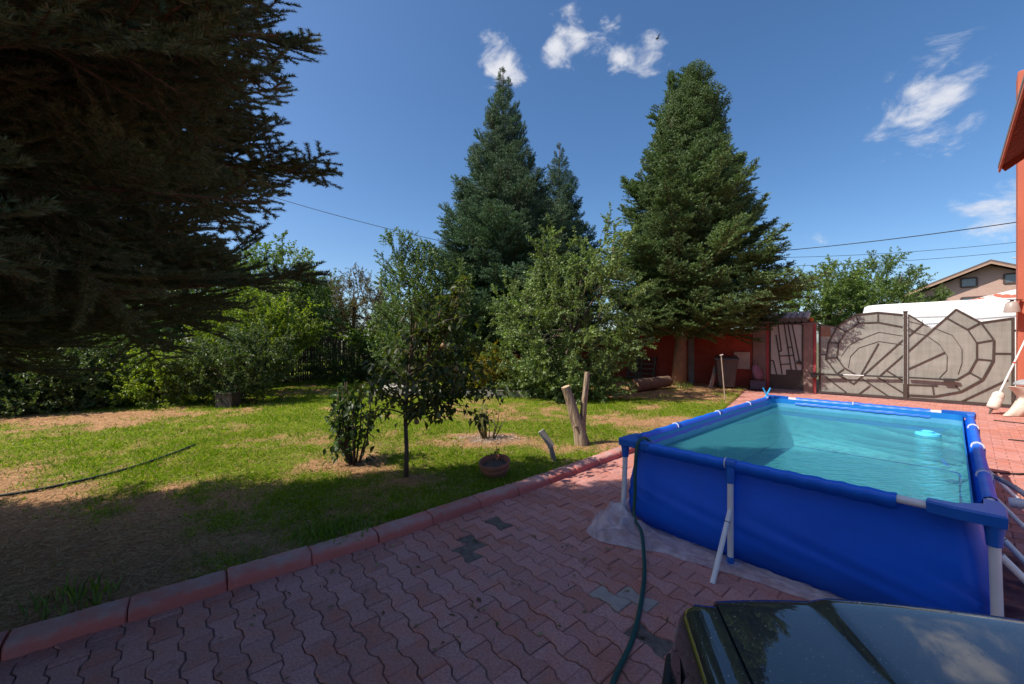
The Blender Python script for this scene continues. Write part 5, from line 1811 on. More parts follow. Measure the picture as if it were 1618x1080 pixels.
    for k in range(17):
        x = -.02 + (W + .04) * k / 16
        xx = min(max(x, 0), W)
        yb = front(xx) + .085
        rows.append([P(x, yb - .12, .28), P(x, yb, .32), P(x, yb + .015, .44), P(x, yb, .54), P(x, yb - .03, .57), P(x, yb - .12, .575)])
    mb = MB(); mb.grid(rows); mb.add(rows[0], [tuple(range(6))]); mb.add(rows[-1], [tuple(range(5, -1, -1))]); mb.build('bumper', m, car, smooth=40)
    # inner block under the bonnet, doors, tail
    mb = MB(); mb.prism([P(.05, -.14, .25), P(W - .05, -.14, .25), P(W - .05, -.16, .78), P(.05, -.16, .78)], -f * 1.05); mb.build('engine_bay', m_black, car)
    rows = []
    for y, zt, ins in ((-1.19, .92, 0), (-1.6, .93, 0), (-2.6, .94, 0), (-3.4, .93, .01), (-4.0, .90, .03), (-4.18, .84, .07)):
        rows.append([P(.03 + ins, y, .24), P(-.01 + ins, y, .5), P(-.02 + ins, y, .66), P(.01 + ins, y, zt - .10), P(.05 + ins, y, zt), P(W - .05 - ins, y, zt), P(W - .01 - ins, y, zt - .10), P(W + .02 - ins, y, .66), P(W + .01 - ins, y, .5), P(W - .03 - ins, y, .24)])
    mb = MB(); mb.grid(rows); mb.add(rows[-1], [tuple(range(10))]); mb.add(rows[0], [tuple(range(9, -1, -1))]); mb.build('body', m, car, smooth=40)
    # cabin
    rows = []
    for y, z, ins in ((-1.16, .93, .10), (-1.85, 1.40, .22), (-2.2, 1.43, .22), (-3.0, 1.41, .23), (-3.65, .92, .12)):
        rows.append([P(ins, y, z), P(ins + .05, y, z + .012), P(W - ins - .05, y, z + .012), P(W - ins, y, z)])
    mb = MB(); mb.grid(rows[1:4]); mb.build('roof', m, car, smooth=40)
    mb = MB(); mb.grid(rows[0:2]); mb.build('windscreen', m_glass, car)
    mb = MB(); mb.grid(rows[3:5]); mb.build('rear_window', m_glass, car)
    for k in (0, 3):
        mb = MB(); top_ = [rw[k] for rw in rows]; mb.add(top_, [(0, 1, 2, 3, 4)]); mb.build('side_window', m_glass, car)
    for x in (.02, W - .02 - .2):
        for y in (-.72, -3.35):
            mb = MB(); mb.lathe(P(x, y, .30), [(.24, 0), (.30, .02), (.305, .04), (.305, .16), (.30, .18), (.24, .2)], 22, axis=r)
            w = mb.build('wheel', m_black, car, smooth=35)
            mb = MB(); mb.lathe(P(x - .006, y, .30), [(.19, 0), (.19, .212)], 18, axis=r); mb.build('rim', m_white_grey, w)


build_car()

# ------------------------------------------------------------------ vegetation
def norm(a):
    return a / np.maximum(np.linalg.norm(a, axis=-1, keepdims=True), 1e-9)


class Frond:
    """gathers twigs (tubes) and needles or leaves as numpy arrays"""

    def __init__(self, seed):
        self.rng = np.random.default_rng(seed)
        self.V = []; self.F = []; self.M = []; self.n = 0

    def put(self, v, f, mi):
        self.V.append(v); self.F.append(f + self.n); self.M.append(np.full(len(f), mi, np.int32)); self.n += len(v)

    def twig(self, P, r0, r1, n=4):
        P = np.asarray(P, float); m = len(P)
        T = norm(np.gradient(P, axis=0))
        ref = np.array([0, 0, 1.0]) if abs(T[0, 2]) < .9 else np.array([1.0, 0, 0])
        S = norm(np.cross(T, ref)); B = np.cross(S, T)
        a = np.arange(n) * 2 * np.pi / n
        r = np.linspace(r0, r1, m)[:, None, None]
        v = P[:, None, :] + r * (S[:, None, :] * np.cos(a)[None, :, None] + B[:, None, :] * np.sin(a)[None, :, None])
        i = np.arange(m - 1)[:, None] * n; k = np.arange(n)[None, :]; k2 = (k + 1) % n
        q = np.stack([i + k, i + k2, i + n + k2, i + n + k], -1).reshape(-1, 4)
        f = np.vstack([q[:, [0, 1, 2]], q[:, [0, 2, 3]]])
        self.put(v.reshape(-1, 3), f, 0)

    def needles(self, P, dens, ln, w, fwd=.7, flat=.45, t0=0.0):
        """needles all round the shoot, thinner below"""
        P = np.asarray(P, float)
        seg = np.linalg.norm(np.diff(P, axis=0), axis=1); L_ = seg.sum()
        n = max(6, int(L_ * dens))
        rng = self.rng
        t = rng.uniform(t0, 1.0, n) * L_
        cs = np.concatenate([[0], np.cumsum(seg)])
        i = np.clip(np.searchsorted(cs, t, 'right') - 1, 0, len(seg) - 1)
        u = (t - cs[i]) / np.maximum(seg[i], 1e-9)
        c = P[i] * (1 - u)[:, None] + P[i + 1] * u[:, None]
        T = norm(P[i + 1] - P[i])
        d = norm(rng.normal(size=(n, 3))); d = norm(d - T * (d * T).sum(1, keepdims=True))
        d[:, 2] = np.where(d[:, 2] < 0, d[:, 2] * flat, d[:, 2])
        d = norm(d + T * fwd)
        s = norm(np.cross(d, rng.normal(size=(n, 3))))
        l = ln * rng.uniform(.7, 1.1, n)[:, None]
        v = np.stack([c - s * w / 2, c + s * w / 2, c + d * l], 1)
        self.put(v.reshape(-1, 3), np.arange(n * 3).reshape(n, 3), 1)

    def leaves(self, C, D, ln, w, droop=.3, mi=1, fold=.25):
        """pointed leaves at C growing along D, folded along the midrib"""
        C = np.asarray(C, float); D = norm(np.asarray(D, float)); n = len(C); rng = self.rng
        up = norm(rng.normal(size=(n, 3)) * .55 + np.array([0, 0, 1.0]))
        S = norm(np.cross(D, up)); N = np.cross(S, D)
        l = ln * rng.uniform(.65, 1.15, n)[:, None]; ww = w * rng.uniform(.75, 1.15, n)[:, None]
        dn = np.array([0, 0, -1.0]) * l * droop
        m_ = C + D * l * .5 + dn * .25
        v = np.stack([C, m_ - S * ww * .5 + N * ww * fold, m_ + S * ww * .5 + N * ww * fold, C + D * l + dn, m_], 1)
        k = np.arange(n)[:, None] * 5
        f = np.concatenate([k + np.array([[0, 4, 1]]), k + np.array([[1, 4, 3]]), k + np.array([[0, 2, 4]]), k + np.array([[4, 2, 3]])])
        self.put(v.reshape(-1, 3), f, mi)

    def mesh(self, name, mats):
        return tri_mesh(name, np.vstack(self.V), np.vstack(self.F), mats, np.concatenate(self.M))


def conifer_branch(name, mats, seed, L_=2.2, lat_step=.11, sub_step=.085, dens=330, ln=.021, w=.0032, up=.10, width=.42, thick=1.0):
    """one bough along +x: axis, opposite side twigs, their side shoots, needles on everything young"""
    F = Frond(seed); rng = F.rng
    def axis(p, d, l, lift, n=6, sway=.05):
        p = np.array(p, float); d = np.array(d, float); d /= np.linalg.norm(d)
        pts = [p.copy()]
        for i in range(n):
            d = d + np.array([0, 0, lift / n]) + rng.normal(size=3) * sway
            d /= np.linalg.norm(d)
            p = p + d * l / n; pts.append(p.copy())
        return np.array(pts)
    A = axis((0, 0, 0), (1, 0, -.12), L_, up * 3.2, 12, .03)
    F.twig(A, .020 * L_ / 2.2, .004, 5)
    F.needles(A[6:], dens, ln, w)
    cs = np.concatenate([[0], np.cumsum(np.linalg.norm(np.diff(A, axis=0), axis=1))])
    s = L_ * .16
    while s < L_ * .985:
        for side in (-1, 1):
            if rng.random() < .07:
                continue
            i = min(len(A) - 2, np.searchsorted(cs, s) - 1); i = max(i, 0)
            u = (s - cs[i]) / max(cs[i + 1] - cs[i], 1e-6)
            p = A[i] * (1 - u) + A[i + 1] * u
            T = A[i + 1] - A[i]; T /= np.linalg.norm(T)
            ang = rng.uniform(.75, 1.05)
            Sd = np.cross([0, 0, 1.0], T); Sd /= np.linalg.norm(Sd)
            rem = L_ - s
            l = min(rem * .75 + .07, width * L_ / 2.2 * 1.6, .10 + 1.0 * s) * rng.uniform(.7, 1.1)
            d = T * math.cos(ang) + Sd * side * math.sin(ang) + np.array([0, 0, rng.uniform(-.5, .45) * thick])
            B = axis(p, d, l, rng.uniform(-.1, .35), 5, .06)
            F.twig(B, .0055, .0022, 3)
            F.needles(B, dens, ln, w)
            q = .16 * l + .03
            sg = 1
            while q < l * .92:
                for sg in (-1, 1):
                    j = min(4, int(q / l * 5)); uu = q / l * 5 - j
                    p2 = B[j] * (1 - uu) + B[j + 1] * uu
                    T2 = B[j + 1] - B[j]; T2 /= np.linalg.norm(T2)
                    S2 = np.cross([0, 0, 1.0], T2); S2 /= max(np.linalg.norm(S2), 1e-6)
                    a2 = rng.uniform(.7, 1.0)
                    l2 = min((l - q) * .7 + .045, .24) * rng.uniform(.6, 1.15)
                    d2 = T2 * math.cos(a2) + S2 * sg * math.sin(a2) + np.array([0, 0, rng.uniform(-.3, .45)])
                    C_ = axis(p2, d2, l2, rng.uniform(.0, .35), 2, .05)
                    F.needles(C_, dens, ln, w)
                    if l2 > .10 and dens > 200:
                        F.twig(C_, .0025, .0015, 3)
                q += sub_step * rng.uniform(.8, 1.25)
        s += lat_step * rng.uniform(.75, 1.25)
    return F.mesh(name, mats)


def trunk_tube(name, mat, parent, pts, radii, n=12, seed=0):
    mb = MB(); rng = random.Random(seed)
    P = [Vector(p) for p in pts]
    mb.tube(P, radii, n)
    return mb.build(name, mat, parent, smooth=True)


def conifer(name, label, base, H, R_of, meshes, zb, count, bark_mat, seed, pitch=(-.22, .55), L_=2.2, tr=.2, group=None, az_fn=None, leader=True, min_len=.25, spread=1.15, skip=None, zw=None, lean_to=None, rj=(.80, 1.10), roll=.18):
    rng = random.Random(seed)
    t = thing(name, label, 'tree', base, group)
    lean = lean_to or (rng.uniform(-.1, .1), rng.uniform(-.1, .1))
    pts = [(base[0] + lean[0] * k / 8, base[1] + lean[1] * k / 8, base[2] + (H - .05) * k / 8 - .1 * (k == 0)) for k in range(9)]
    trunk_tube('trunk', bark_mat, t, pts, [tr * (1 - .93 * (k / 8)) * (1.25 if k == 0 else 1) for k in range(9)], 12)
    az = rng.uniform(0, 6.28)
    # equal area along the crown's outline: more boughs where it is wide
    zs = np.linspace(zb, H - .12, 400)
    wgt = np.array([(.35 + R_of(z, 0)) * (zw(z) if zw else 1) for z in zs]); cum = np.cumsum(wgt) / wgt.sum()
    for k in range(count):
        z = float(np.interp((k + rng.random()) / count, cum, zs))
        az += 2.39996 + rng.uniform(-.35, .35)
        a = az % (2 * math.pi)
        r = R_of(z, a) * rng.uniform(*rj)
        if skip and skip(z, a):
            continue
        q = (z - zb) / (H - zb)
        pt = pitch[0] + (pitch[1] - pitch[0]) * q + rng.uniform(-.13, .13)
        s = max(min_len, r) / L_
        inner = rng.random() < .16
        if inner:
            s *= .7
        x = base[0] + lean[0] * z / H; y = base[1] + lean[1] * z / H
        sy = min(s * spread + .10, 1.35)
        link('branch', rng.choice(meshes), t, (x - base[0], y - base[1], z - base[2]), (rng.gauss(0, roll), -pt, a), (s, sy, min(sy, s * 1.25 + .1)))
    return t


def build_conifers():
    bk = bark('spruce_bark', (.16, .10, .075), (.09, .06, .045), third=(.22, .15, .11))
    tw = surface('spruce_twig', (.17, .105, .07), (.12, .075, .05), rough=.85)
    # near spruce, every needle drawn
    nd = leaf_mat('near_spruce_needle', [(.075, .10, .045), (.12, .15, .065), (.18, .20, .09), (.19, .155, .085)], transl=.3, tcol=(1.1, 1.2, .6), rough=.55, spec=.25, objvar=(.6, 1.4))
    near = [conifer_branch('spruce_bough', [tw, nd], 100 + i, L_=2.4, lat_step=.075, sub_step=.06, dens=1700, ln=.021, w=.0034, up=.08 + .05 * (i % 3), width=.55, thick=1.3) for i in range(4)]
    base = (-5.25, .80, .0)

    def r_near(z, a):
        # crown of the near spruce; trimmed towards the path, longest towards the lawn
        if z < 3.0:
            r = 4.35 + .55 * (z - 1.4) / 1.6
        else:
            r = 4.7 * max(0, (12.6 - z) / 9.6) ** .8
        d = math.atan2(math.sin(a - R(22)), math.cos(a - R(22)))
        f_ = 1.0
        dn_ = math.atan2(math.sin(a + R(12)), math.cos(a + R(12)))
        f_ -= .17 * math.exp(-(dn_ / .34) ** 2)
        f_ -= .30 * math.exp(-((math.atan2(math.sin(a - R(95)), math.cos(a - R(95)))) / .42) ** 2)
        f_ += .07 * math.exp(-(d / .45) ** 2)
        return r * f_ * .97
    conifer('spruce_tree', 'huge dark spruce close to the path with sharp needles and low sweeping boughs', base, 12.6, r_near, near, 1.72, 299, bk, 31, pitch=(.08, .75), L_=2.4, tr=.24, spread=1.3, zw=lambda z: 1.0 if z < 6.0 else .20, rj=(.84, 1.03), roll=.34)

    # conifers across the lawn
    nd2 = leaf_mat('spruce_needle', [(0.048, 0.104, 0.054), (0.072, 0.141, 0.074), (0.104, 0.176, 0.099), (0.160, 0.224, 0.144)], transl=.12, rough=.5, spec=.35, objvar=(.75, 1.25))
    nd3 = leaf_mat('fir_needle', [(.055, .105, .034), (.085, .15, .046), (.12, .185, .06), (.20, .25, .10)], transl=.15, rough=.5, spec=.35, objvar=(.72, 1.28))
    far_s = [conifer_branch('spruce_bough_far', [tw, nd2], 200 + i, L_=2.2, lat_step=.12, sub_step=.10, dens=170, ln=.05, w=.014, up=.22, width=.50, thick=.9) for i in range(4)]
    far_f = [conifer_branch('fir_bough', [tw, nd3], 300 + i, L_=2.2, lat_step=.125, sub_step=.10, dens=170, ln=.055, w=.017, up=.36, width=.58, thick=.85) for i in range(5)]

    rs = random.Random(2)
    lumps = [(rs.uniform(1, 12), rs.uniform(0, 6.28), rs.uniform(.7, 1.3), rs.uniform(-.36, .34)) for _ in range(60)]

    def lumpy(z, a):
        f_ = 1
        for lz_, la, lw, amp in lumps:
            da = math.atan2(math.sin(a - la), math.cos(a - la))
            f_ += amp * math.exp(-((z - lz_) / .8) ** 2 - (da / (.45 * lw)) ** 2)
        return max(.45, f_)
    H1 = 13.45
    conifer('spruce_tree', 'tallest blue green spruce with a sharp tip standing behind the apple tree', (-.36, 17.0, .05), H1,
            lambda z, a: (.12 + 3.05 * min(1, ((H1 - z) / 8.2)) ** .92 + (.5 if z < 7 else 0) * min(1, (7 - z) / 2 if z < 7 else 0)) * (.85 + .15 * lumpy(z, a)), far_s, 1.2, 270, bk, 41, pitch=(-.25, .85), tr=.2)
    H2 = 11.7
    conifer('spruce_tree', 'slim dark spruce half hidden behind the right side of the tallest spruce', (2.35, 20.0, .05), H2,
            lambda z, a: .1 + 2.7 * min(1, ((H2 - z) / 7.5)) ** .9, far_s, 2.5, 150, bk, 42, pitch=(-.25, .8), tr=.16)
    H3 = 12.25

    def r_fir(z, a):
        base_r = 3.6 * min(1, max(0, (H3 - z) / 9.3)) ** .70 + .25
        if z < 3.2:
            base_r *= .82 + .18 * (z - 1.5) / 1.7
        return base_r * lumpy(z, a)
    conifer('fir_tree', 'broad shaggy fir with a bare leaning trunk foot beside the dustbin', (6.42, 15.3, .05), H3, r_fir, far_f, 2.05, 235, bark('fir_bark', (.26, .17, .12), (.17, .11, .08), third=(.33, .23, .17)), 43, pitch=(-.20, .75), tr=.25, spread=1.35, lean_to=(.55, .1))


build_conifers()


def spray(name, mats, seed, L_=.8, n_leaf=150, ln=.06, w=.04, twigs=7, up=.15, droop=.3, spread=.34, cluster=False):
    """a leafy twig group along +x, about L_ long"""
    F = Frond(seed); rng = F.rng
    A = np.array([(L_ * t, .05 * L_ * math.sin(3 * t + seed), up * L_ * t * t) for t in np.linspace(0, 1, 6)])
    F.twig(A, .010, .003, 4)
    lines = [A]
    for k in range(twigs):
        t = rng.uniform(.12, .92)
        p = np.array([np.interp(t, np.linspace(0, 1, 6), A[:, c]) for c in range(3)])
        d = np.array([rng.uniform(.35, 1), rng.normal() * .8, rng.normal() * .6 + .15]); d /= np.linalg.norm(d)
        l = L_ * spread * rng.uniform(.6, 1.4)
        B = np.array([p + d * l * q + np.array([0, 0, .05 * l * q * q]) for q in np.linspace(0, 1, 4)])
        F.twig(B, .004, .0015, 3); lines.append(B)
    lens = np.array([np.linalg.norm(np.diff(l, axis=0), axis=1).sum() for l in lines])
    C = []; D = []
    for k in range(n_leaf):
        i = rng.choice(len(lines), p=lens / lens.sum())
        B = lines[i]; t = rng.uniform(.1, 1) ** .8; j = min(len(B) - 2, int(t * (len(B) - 1))); u = t * (len(B) - 1) - j
        p = B[j] * (1 - u) + B[j + 1] * u
        T = B[j + 1] - B[j]; T /= np.linalg.norm(T)
        d = T * .5 + rng.normal(size=3) * .75
        C.append(p + rng.normal(size=3) * .01); D.append(d)
    F.leaves(C, D, ln, w, droop)
    return F.mesh(name, mats)


def leafy(name, label, cat, base, trunk_pts, ells, meshes, count, seed, bark_mat, tr=.1, shell=.55, up=.35, scale=(.8, 1.25), group=None, limbs=10, stems=None, part='leafy_branch'):
    """tree or shrub: stems, limbs into the crown, leafy branches through the crown volume (denser towards its outside)"""
    rng = random.Random(seed)
    t = thing(name, label, cat, base, group)
    b = Vector(base)
    if trunk_pts:
        P = [Vector(p) for p in trunk_pts]
        n = len(P)
        trunk_tube('trunk', bark_mat, t, P, [tr * (1 - .6 * k / (n - 1)) for k in range(n)], 10)
        top = P[-1]; lo = P[max(0, n // 2)]
        if limbs:
            mb = MB()
            for k in range(limbs):
                e = rng.choice(ells)
                s = lo.lerp(top, rng.random())
                q = Vector(e[:3]) + Vector((rng.uniform(-.6, .6) * e[3], rng.uniform(-.6, .6) * e[4], rng.uniform(-.5, .6) * e[5]))
                m_ = s.lerp(q, .5) + Vector((rng.uniform(-.1, .1), rng.uniform(-.1, .1), .12 * (q - s).length))
                mb2 = MB(); mb2.tube([s, m_, q], [tr * .42, tr * .25, tr * .10], 6)
                mb2.build('limb', bark_mat, t, smooth=True)
    vol = [e[3] * e[4] + e[4] * e[5] + e[3] * e[5] for e in ells]
    tot = sum(vol)
    for k in range(count):
        x = rng.random() * tot; i = 0
        while x > vol[i] and i < len(vol) - 1:
            x -= vol[i]; i += 1
        e = ells[i]
        d = Vector((rng.gauss(0, 1), rng.gauss(0, 1), rng.gauss(0, 1))).normalized()
        r = rng.random() ** (1 / 3) if rng.random() > shell else rng.uniform(.75, 1.0)
        p = Vector((e[0] + d.x * e[3] * r, e[1] + d.y * e[4] * r, e[2] + d.z * e[5] * r))
        if p.z < b.z + .03:
            p.z = b.z + .03 + rng.random() * .15
        od = (Vector((d.x, d.y, d.z * .7)) + Vector((0, 0, up)) + Vector((rng.gauss(0, .35), rng.gauss(0, .35), rng.gauss(0, .3)))).normalized()
        q = od.to_track_quat('X', 'Z') @ Euler((rng.uniform(-1.2, 1.2), 0, 0)).to_quaternion()
        s = rng.uniform(*scale)
        o = link(part, rng.choice(meshes), t, tuple(p - od * (.35 * s) - b), None, s)
        o.rotation_euler = q.to_euler()
    return t


def build_broadleaf():
    bk = bark('fruit_bark', (.15, .11, .085), (.09, .07, .055))
    tw = surface('young_twig', (.10, .075, .05), (.14, .10, .065), rough=.8)

    def kind(name, cols, ln, w, L_=.8, n=150, k=3, transl=.35, tcol=(1.4, 1.5, .5), rough=.42, spec=.45, **kw):
        m = leaf_mat(name + '_leaf', cols, transl=transl, tcol=tcol, rough=rough, spec=spec)
        return [spray(name + '_spray', [tw, m], hash_(name) + i, L_=L_, n_leaf=n, ln=ln, w=w, **kw) for i in range(k)]

    def hash_(s):
        return sum(ord(c) * (i + 3) for i, c in enumerate(s)) % 9973
    apple = kind('apple', [(0.088, 0.142, 0.047), (0.130, 0.200, 0.065), (0.198, 0.274, 0.090), (0.314, 0.377, 0.154)], .064, .042, n=240, L_=.85)
    plum = kind('plum', [(0.060, 0.111, 0.030), (0.085, 0.155, 0.041), (0.128, 0.199, 0.056), (0.181, 0.243, 0.084)], .062, .036, n=190, L_=.9)
    hedge = kind('hedge', [(0.042, 0.078, 0.024), (0.062, 0.108, 0.032), (0.094, 0.151, 0.044), (0.187, 0.216, 0.088)], .055, .036, n=190, L_=.75)
    lime = kind('lime', [(0.091, 0.161, 0.022), (0.137, 0.217, 0.028), (0.200, 0.274, 0.039), (0.255, 0.302, 0.062)], .070, .042, n=170, L_=.85, transl=.5, tcol=(1.5, 1.5, .35))
    walnut = kind('walnut', [(0.085, 0.134, 0.032), (0.117, 0.182, 0.040), (0.164, 0.243, 0.059), (0.234, 0.304, 0.099)], .085, .05, n=180, L_=1.0, transl=.4)
    rusty = kind('rusty', [(0.064, 0.096, 0.035), (0.088, 0.120, 0.045), (0.160, 0.112, 0.064), (0.240, 0.112, 0.080)], .055, .034, n=190, L_=.85)
    yellow = kind('yellow', [(0.130, 0.169, 0.026), (0.234, 0.234, 0.026), (0.364, 0.299, 0.026), (0.416, 0.286, 0.039)], .065, .035, n=150, L_=.6, transl=.45, tcol=(1.3, 1.2, .3))
    vine = kind('vine', [(0.072, 0.125, 0.016), (0.120, 0.188, 0.022), (0.156, 0.225, 0.030)], .10, .09, n=90, L_=.8, transl=.5, tcol=(1.5, 1.6, .35))

    # apple tree in front of the tall spruce
    leafy('apple_tree', 'round grey green apple tree reaching down to the grass behind the forked stump', 'tree', (1.75, 11.9, .05), [(1.75, 11.9, -.05), (1.7, 11.9, .6), (1.8, 11.85, 1.5), (1.7, 11.9, 2.6)],
          [(1.7, 11.9, 2.2, 2.0, 1.7, 1.9), (2.6, 12.0, 2.6, 1.3, 1.4, 1.9), (.75, 11.9, 2.0, 1.2, 1.3, 1.5), (2.7, 12.3, 4.1, .85, .9, 1.25), (1.1, 12.0, 3.6, .55, .7, 1.3), (1.2, 11.6, .9, 1.2, 1.1, .8), (3.0, 11.9, 1.5, .7, .9, 1.0)],
          apple, 299, 61, bk, tr=.13, up=.45)
    # tall fruit tree left of it
    leafy('fruit_tree', 'tall slender dark fruit tree with two pointed tops beside the tall spruce', 'tree', (-3.3, 13.2, .05), [(-3.3, 13.2, -.05), (-3.3, 13.2, 1.5), (-3.2, 13.2, 3.4)],
          [(-3.3, 13.2, 2.9, 1.05, 1.1, 1.6), (-3.65, 13.2, 4.0, .40, .5, 1.0), (-2.95, 13.3, 3.95, .40, .5, .9), (-3.0, 13.0, 1.6, 1.2, 1.2, 1.1), (-2.1, 13.4, 2.8, .8, .9, 1.2), (-1.3, 13.6, 1.9, .8, .9, 1.0)], plum, 260, 62, bk, tr=.10, up=.7)
    # trees behind the fence on the left
    leafy('garden_tree', 'airy tree rising over the fence at the edge of the dark spruce', 'tree', (-9.6, 15.6, 0), [(-9.6, 15.6, -.05), (-9.5, 15.6, 2), (-9.4, 15.5, 3.6)],
          [(-9.4, 15.6, 3.5, 1.5, 1.3, 1.4), (-8.9, 15.6, 4.4, .8, .8, .9), (-9.9, 15.4, 2.2, 1.6, 1.3, 1.2), (-8.3, 15.6, 3.0, .9, 1.0, 1.1)], walnut, 190, 63, bk, tr=.11, up=.4)
    leafy('garden_tree', 'bushy tree with rusty red leaf tips beyond the picket fence', 'tree', (-8.3, 20.8, 0), [(-8.3, 20.8, -.05), (-8.3, 20.8, 2), (-8.3, 20.8, 3.6)],
          [(-8.4, 20.8, 3.2, 1.8, 1.5, 1.7), (-7.1, 20.8, 2.9, 1.2, 1.3, 1.6), (-9.4, 20.8, 3.3, 1.1, 1.2, 1.7), (-8.0, 20.8, 4.4, .7, .8, .8)], rusty, 230, 64, bk, tr=.12, up=.6)
    leafy('garden_tree', 'dark tree closing the gap at the far end of the picket fence', 'tree', (-5.0, 21.5, 0), [(-5.0, 21.5, -.05), (-5.0, 21.5, 2), (-5.0, 21.5, 3)],
          [(-5.0, 21.5, 2.3, 1.9, 1.3, 1.5), (-3.2, 21.6, 2.2, 1.4, 1.2, 1.5)], plum, 170, 65, bk, tr=.1, up=.5)
    # sunlit shrubs along the fence
    leafy('fence_shrub', 'big yellow green shrub lit from behind in front of the picket fence', 'shrub', (-8.35, 12.9, .05), [(-8.35, 12.9, -.05), (-8.3, 12.9, 1.0), (-8.2, 12.8, 2.0)],
          [(-8.3, 12.9, 1.9, 1.25, 1.0, 1.2), (-7.5, 13.2, 2.2, .9, .9, .8), (-9.1, 12.4, 1.3, .8, .8, .9)], lime, 210, 66, bk, tr=.07, up=.3, group='shrubs along the picket fence')
    leafy('fence_shrub', 'dark leafy shrub above the small dark box at the end of the dry strip', 'shrub', (-7.55, 10.7, .05), [(-7.55, 10.7, -.05), (-7.5, 10.7, .8)],
          [(-7.5, 10.75, .85, .85, .75, .75), (-7.0, 11.2, 1.1, .7, .7, .8), (-8.3, 10.6, .9, .6, .6, .55)], hedge, 170, 67, bk, tr=.05, up=.3, group='shrubs along the picket fence')
    leafy('fence_shrub', 'pale green low shrub reaching out over the dry strip by the fence gap', 'shrub', (-9.3, 10.5, .05), [(-9.3, 10.5, -.05), (-9.2, 10.4, .5)],
          [(-9.25, 10.35, .45, .75, .5, .36), (-8.9, 10.6, 1.15, .5, .5, .3)], lime, 60, 68, bk, tr=.03, up=.15, group='shrubs along the picket fence')
    leafy('fence_shrub', 'dark shrub under the vine at the far end of the lawn', 'shrub', (-6.4, 16.8, .05), [(-6.4, 16.8, -.05), (-6.4, 16.8, .8)],
          [(-6.4, 16.8, .7, 1.0, .8, .8), (-5.2, 17.2, .7, .9, .8, .8), (-7.2, 16.0, .6, .7, .7, .6)], hedge, 150, 69, bk, tr=.05, up=.3, group='shrubs along the picket fence')
    leafy('grape_vine', 'bright green grape vine climbing over the top of the picket fence', 'vine', (-6.2, 17.8, .05), [(-6.2, 17.8, -.05), (-6.2, 17.8, 1.4)],
          [(-6.5, 17.7, 1.8, .9, .5, .38), (-5.2, 17.9, 1.5, .8, .5, .6), (-4.5, 17.0, 1.3, .6, .6, .6)], vine, 90, 70, bk, tr=.03, up=.2, limbs=5)
    # hedge under the near spruce: single shrubs
    for i, (x, y, rx, rz, lab) in enumerate(((-12.6, 9.2, 1.3, .95, 'dark hedge shrub at the near end of the hedge under the spruce'), (-11.4, 9.6, 1.1, .9, 'dark hedge shrub with glossy leaves in the middle of the hedge'),
                                             (-10.7, 10.6, .85, .95, 'dark hedge shrub beside the gap that shows the bare pickets'), (-14.6, 8.2, 1.5, 1.1, 'tall dark hedge shrub where the hedge leaves the picture'))):
        leafy('hedge_shrub', lab, 'shrub', (x, y, .05), [(x, y, -.05), (x, y, .7)], [(x, y, .75, rx, .75, rz), (x + .3, y - .1, .35, rx * .9, .7, .45)], hedge, 150, 71 + i, bk, tr=.04, up=.3, group='hedge under the spruce', limbs=5)
    for i, (x, y, rx, h, lab) in enumerate(((-17.0, 14.0, 2.6, 4.2, 'dense tree beyond the fence behind the dark spruce'), (-13.2, 17.5, 2.4, 4.6, 'dense tree beyond the fence deep behind the spruce boughs'),
                                            (-12.0, 23.5, 2.4, 4.6, 'distant tree beyond the fence behind the airy tree'), (-22.0, 12.0, 3.2, 4.6, 'wide tree beyond the fence at the picture edge'), (-.6, 27.5, 2.6, 2.6, 'distant tree behind the red patch of wall'),
                                            (-13.6, 13.2, 1.7, 3.3, 'bushy low tree beyond the fence filling the gap by the hedge'), (-12.0, 15.2, 1.6, 3.3, 'leafy tree beyond the fence between the hedge and the airy tree'), (-15.0, 12.6, 2.2, 3.4, 'dense tree beyond the fence straight behind the hedge'), (-10.9, 18.6, 2.0, 4.2, 'dense tree beyond the fence behind the yellow green shrub'), (-6.8, 25.0, 2.6, 4.0, 'distant tree beyond the fence behind the rusty tipped tree'))):
        leafy('neighbour_tree', lab, 'tree', (x, y, 0), [(x, y, -.05), (x, y, h * .6)], [(x, y, h * .55, rx, 1.6, h * .48), (x + .8, y, h * .75, rx * .5, 1.2, h * .33)], plum, 150, 81 + i, bk, tr=.14, up=.4, scale=(1.2, 2.0), limbs=6, group='trees beyond the picket fence')
    # yellowing shrub by the bed
    leafy('yellow_shrub', 'small yellowing shrub between the young tree and the apple tree', 'shrub', (-.75, 12.6, .1), [(-.75, 12.6, 0), (-.75, 12.6, .7)],
          [(-.75, 12.6, .8, .55, .5, .7), (-.35, 12.7, .6, .45, .45, .5)], yellow, 75, 90, bk, tr=.03, up=.5, limbs=6)
    leafy('bed_shrub', 'dark green shrub filling the flower bed behind the young tree', 'shrub', (-2.4, 12.8, .1), [(-2.4, 12.8, 0), (-2.4, 12.8, .6)],
          [(-2.6, 12.9, .75, .9, .5, .65), (-1.6, 13.1, .8, .7, .5, .7)], hedge, 110, 91, bk, tr=.03, up=.4, limbs=6)
    leafy('bed_shrub', 'low leafy shrub spilling over the lawn at the foot of the apple tree', 'shrub', (.6, 12.2, .08), [(.6, 12.2, 0), (.6, 12.2, .4)],
          [(.6, 12.15, .45, .7, .5, .42), (1.7, 11.3, .4, 1.1, .5, .36)], apple, 110, 92, bk, tr=.03, up=.3, limbs=4)
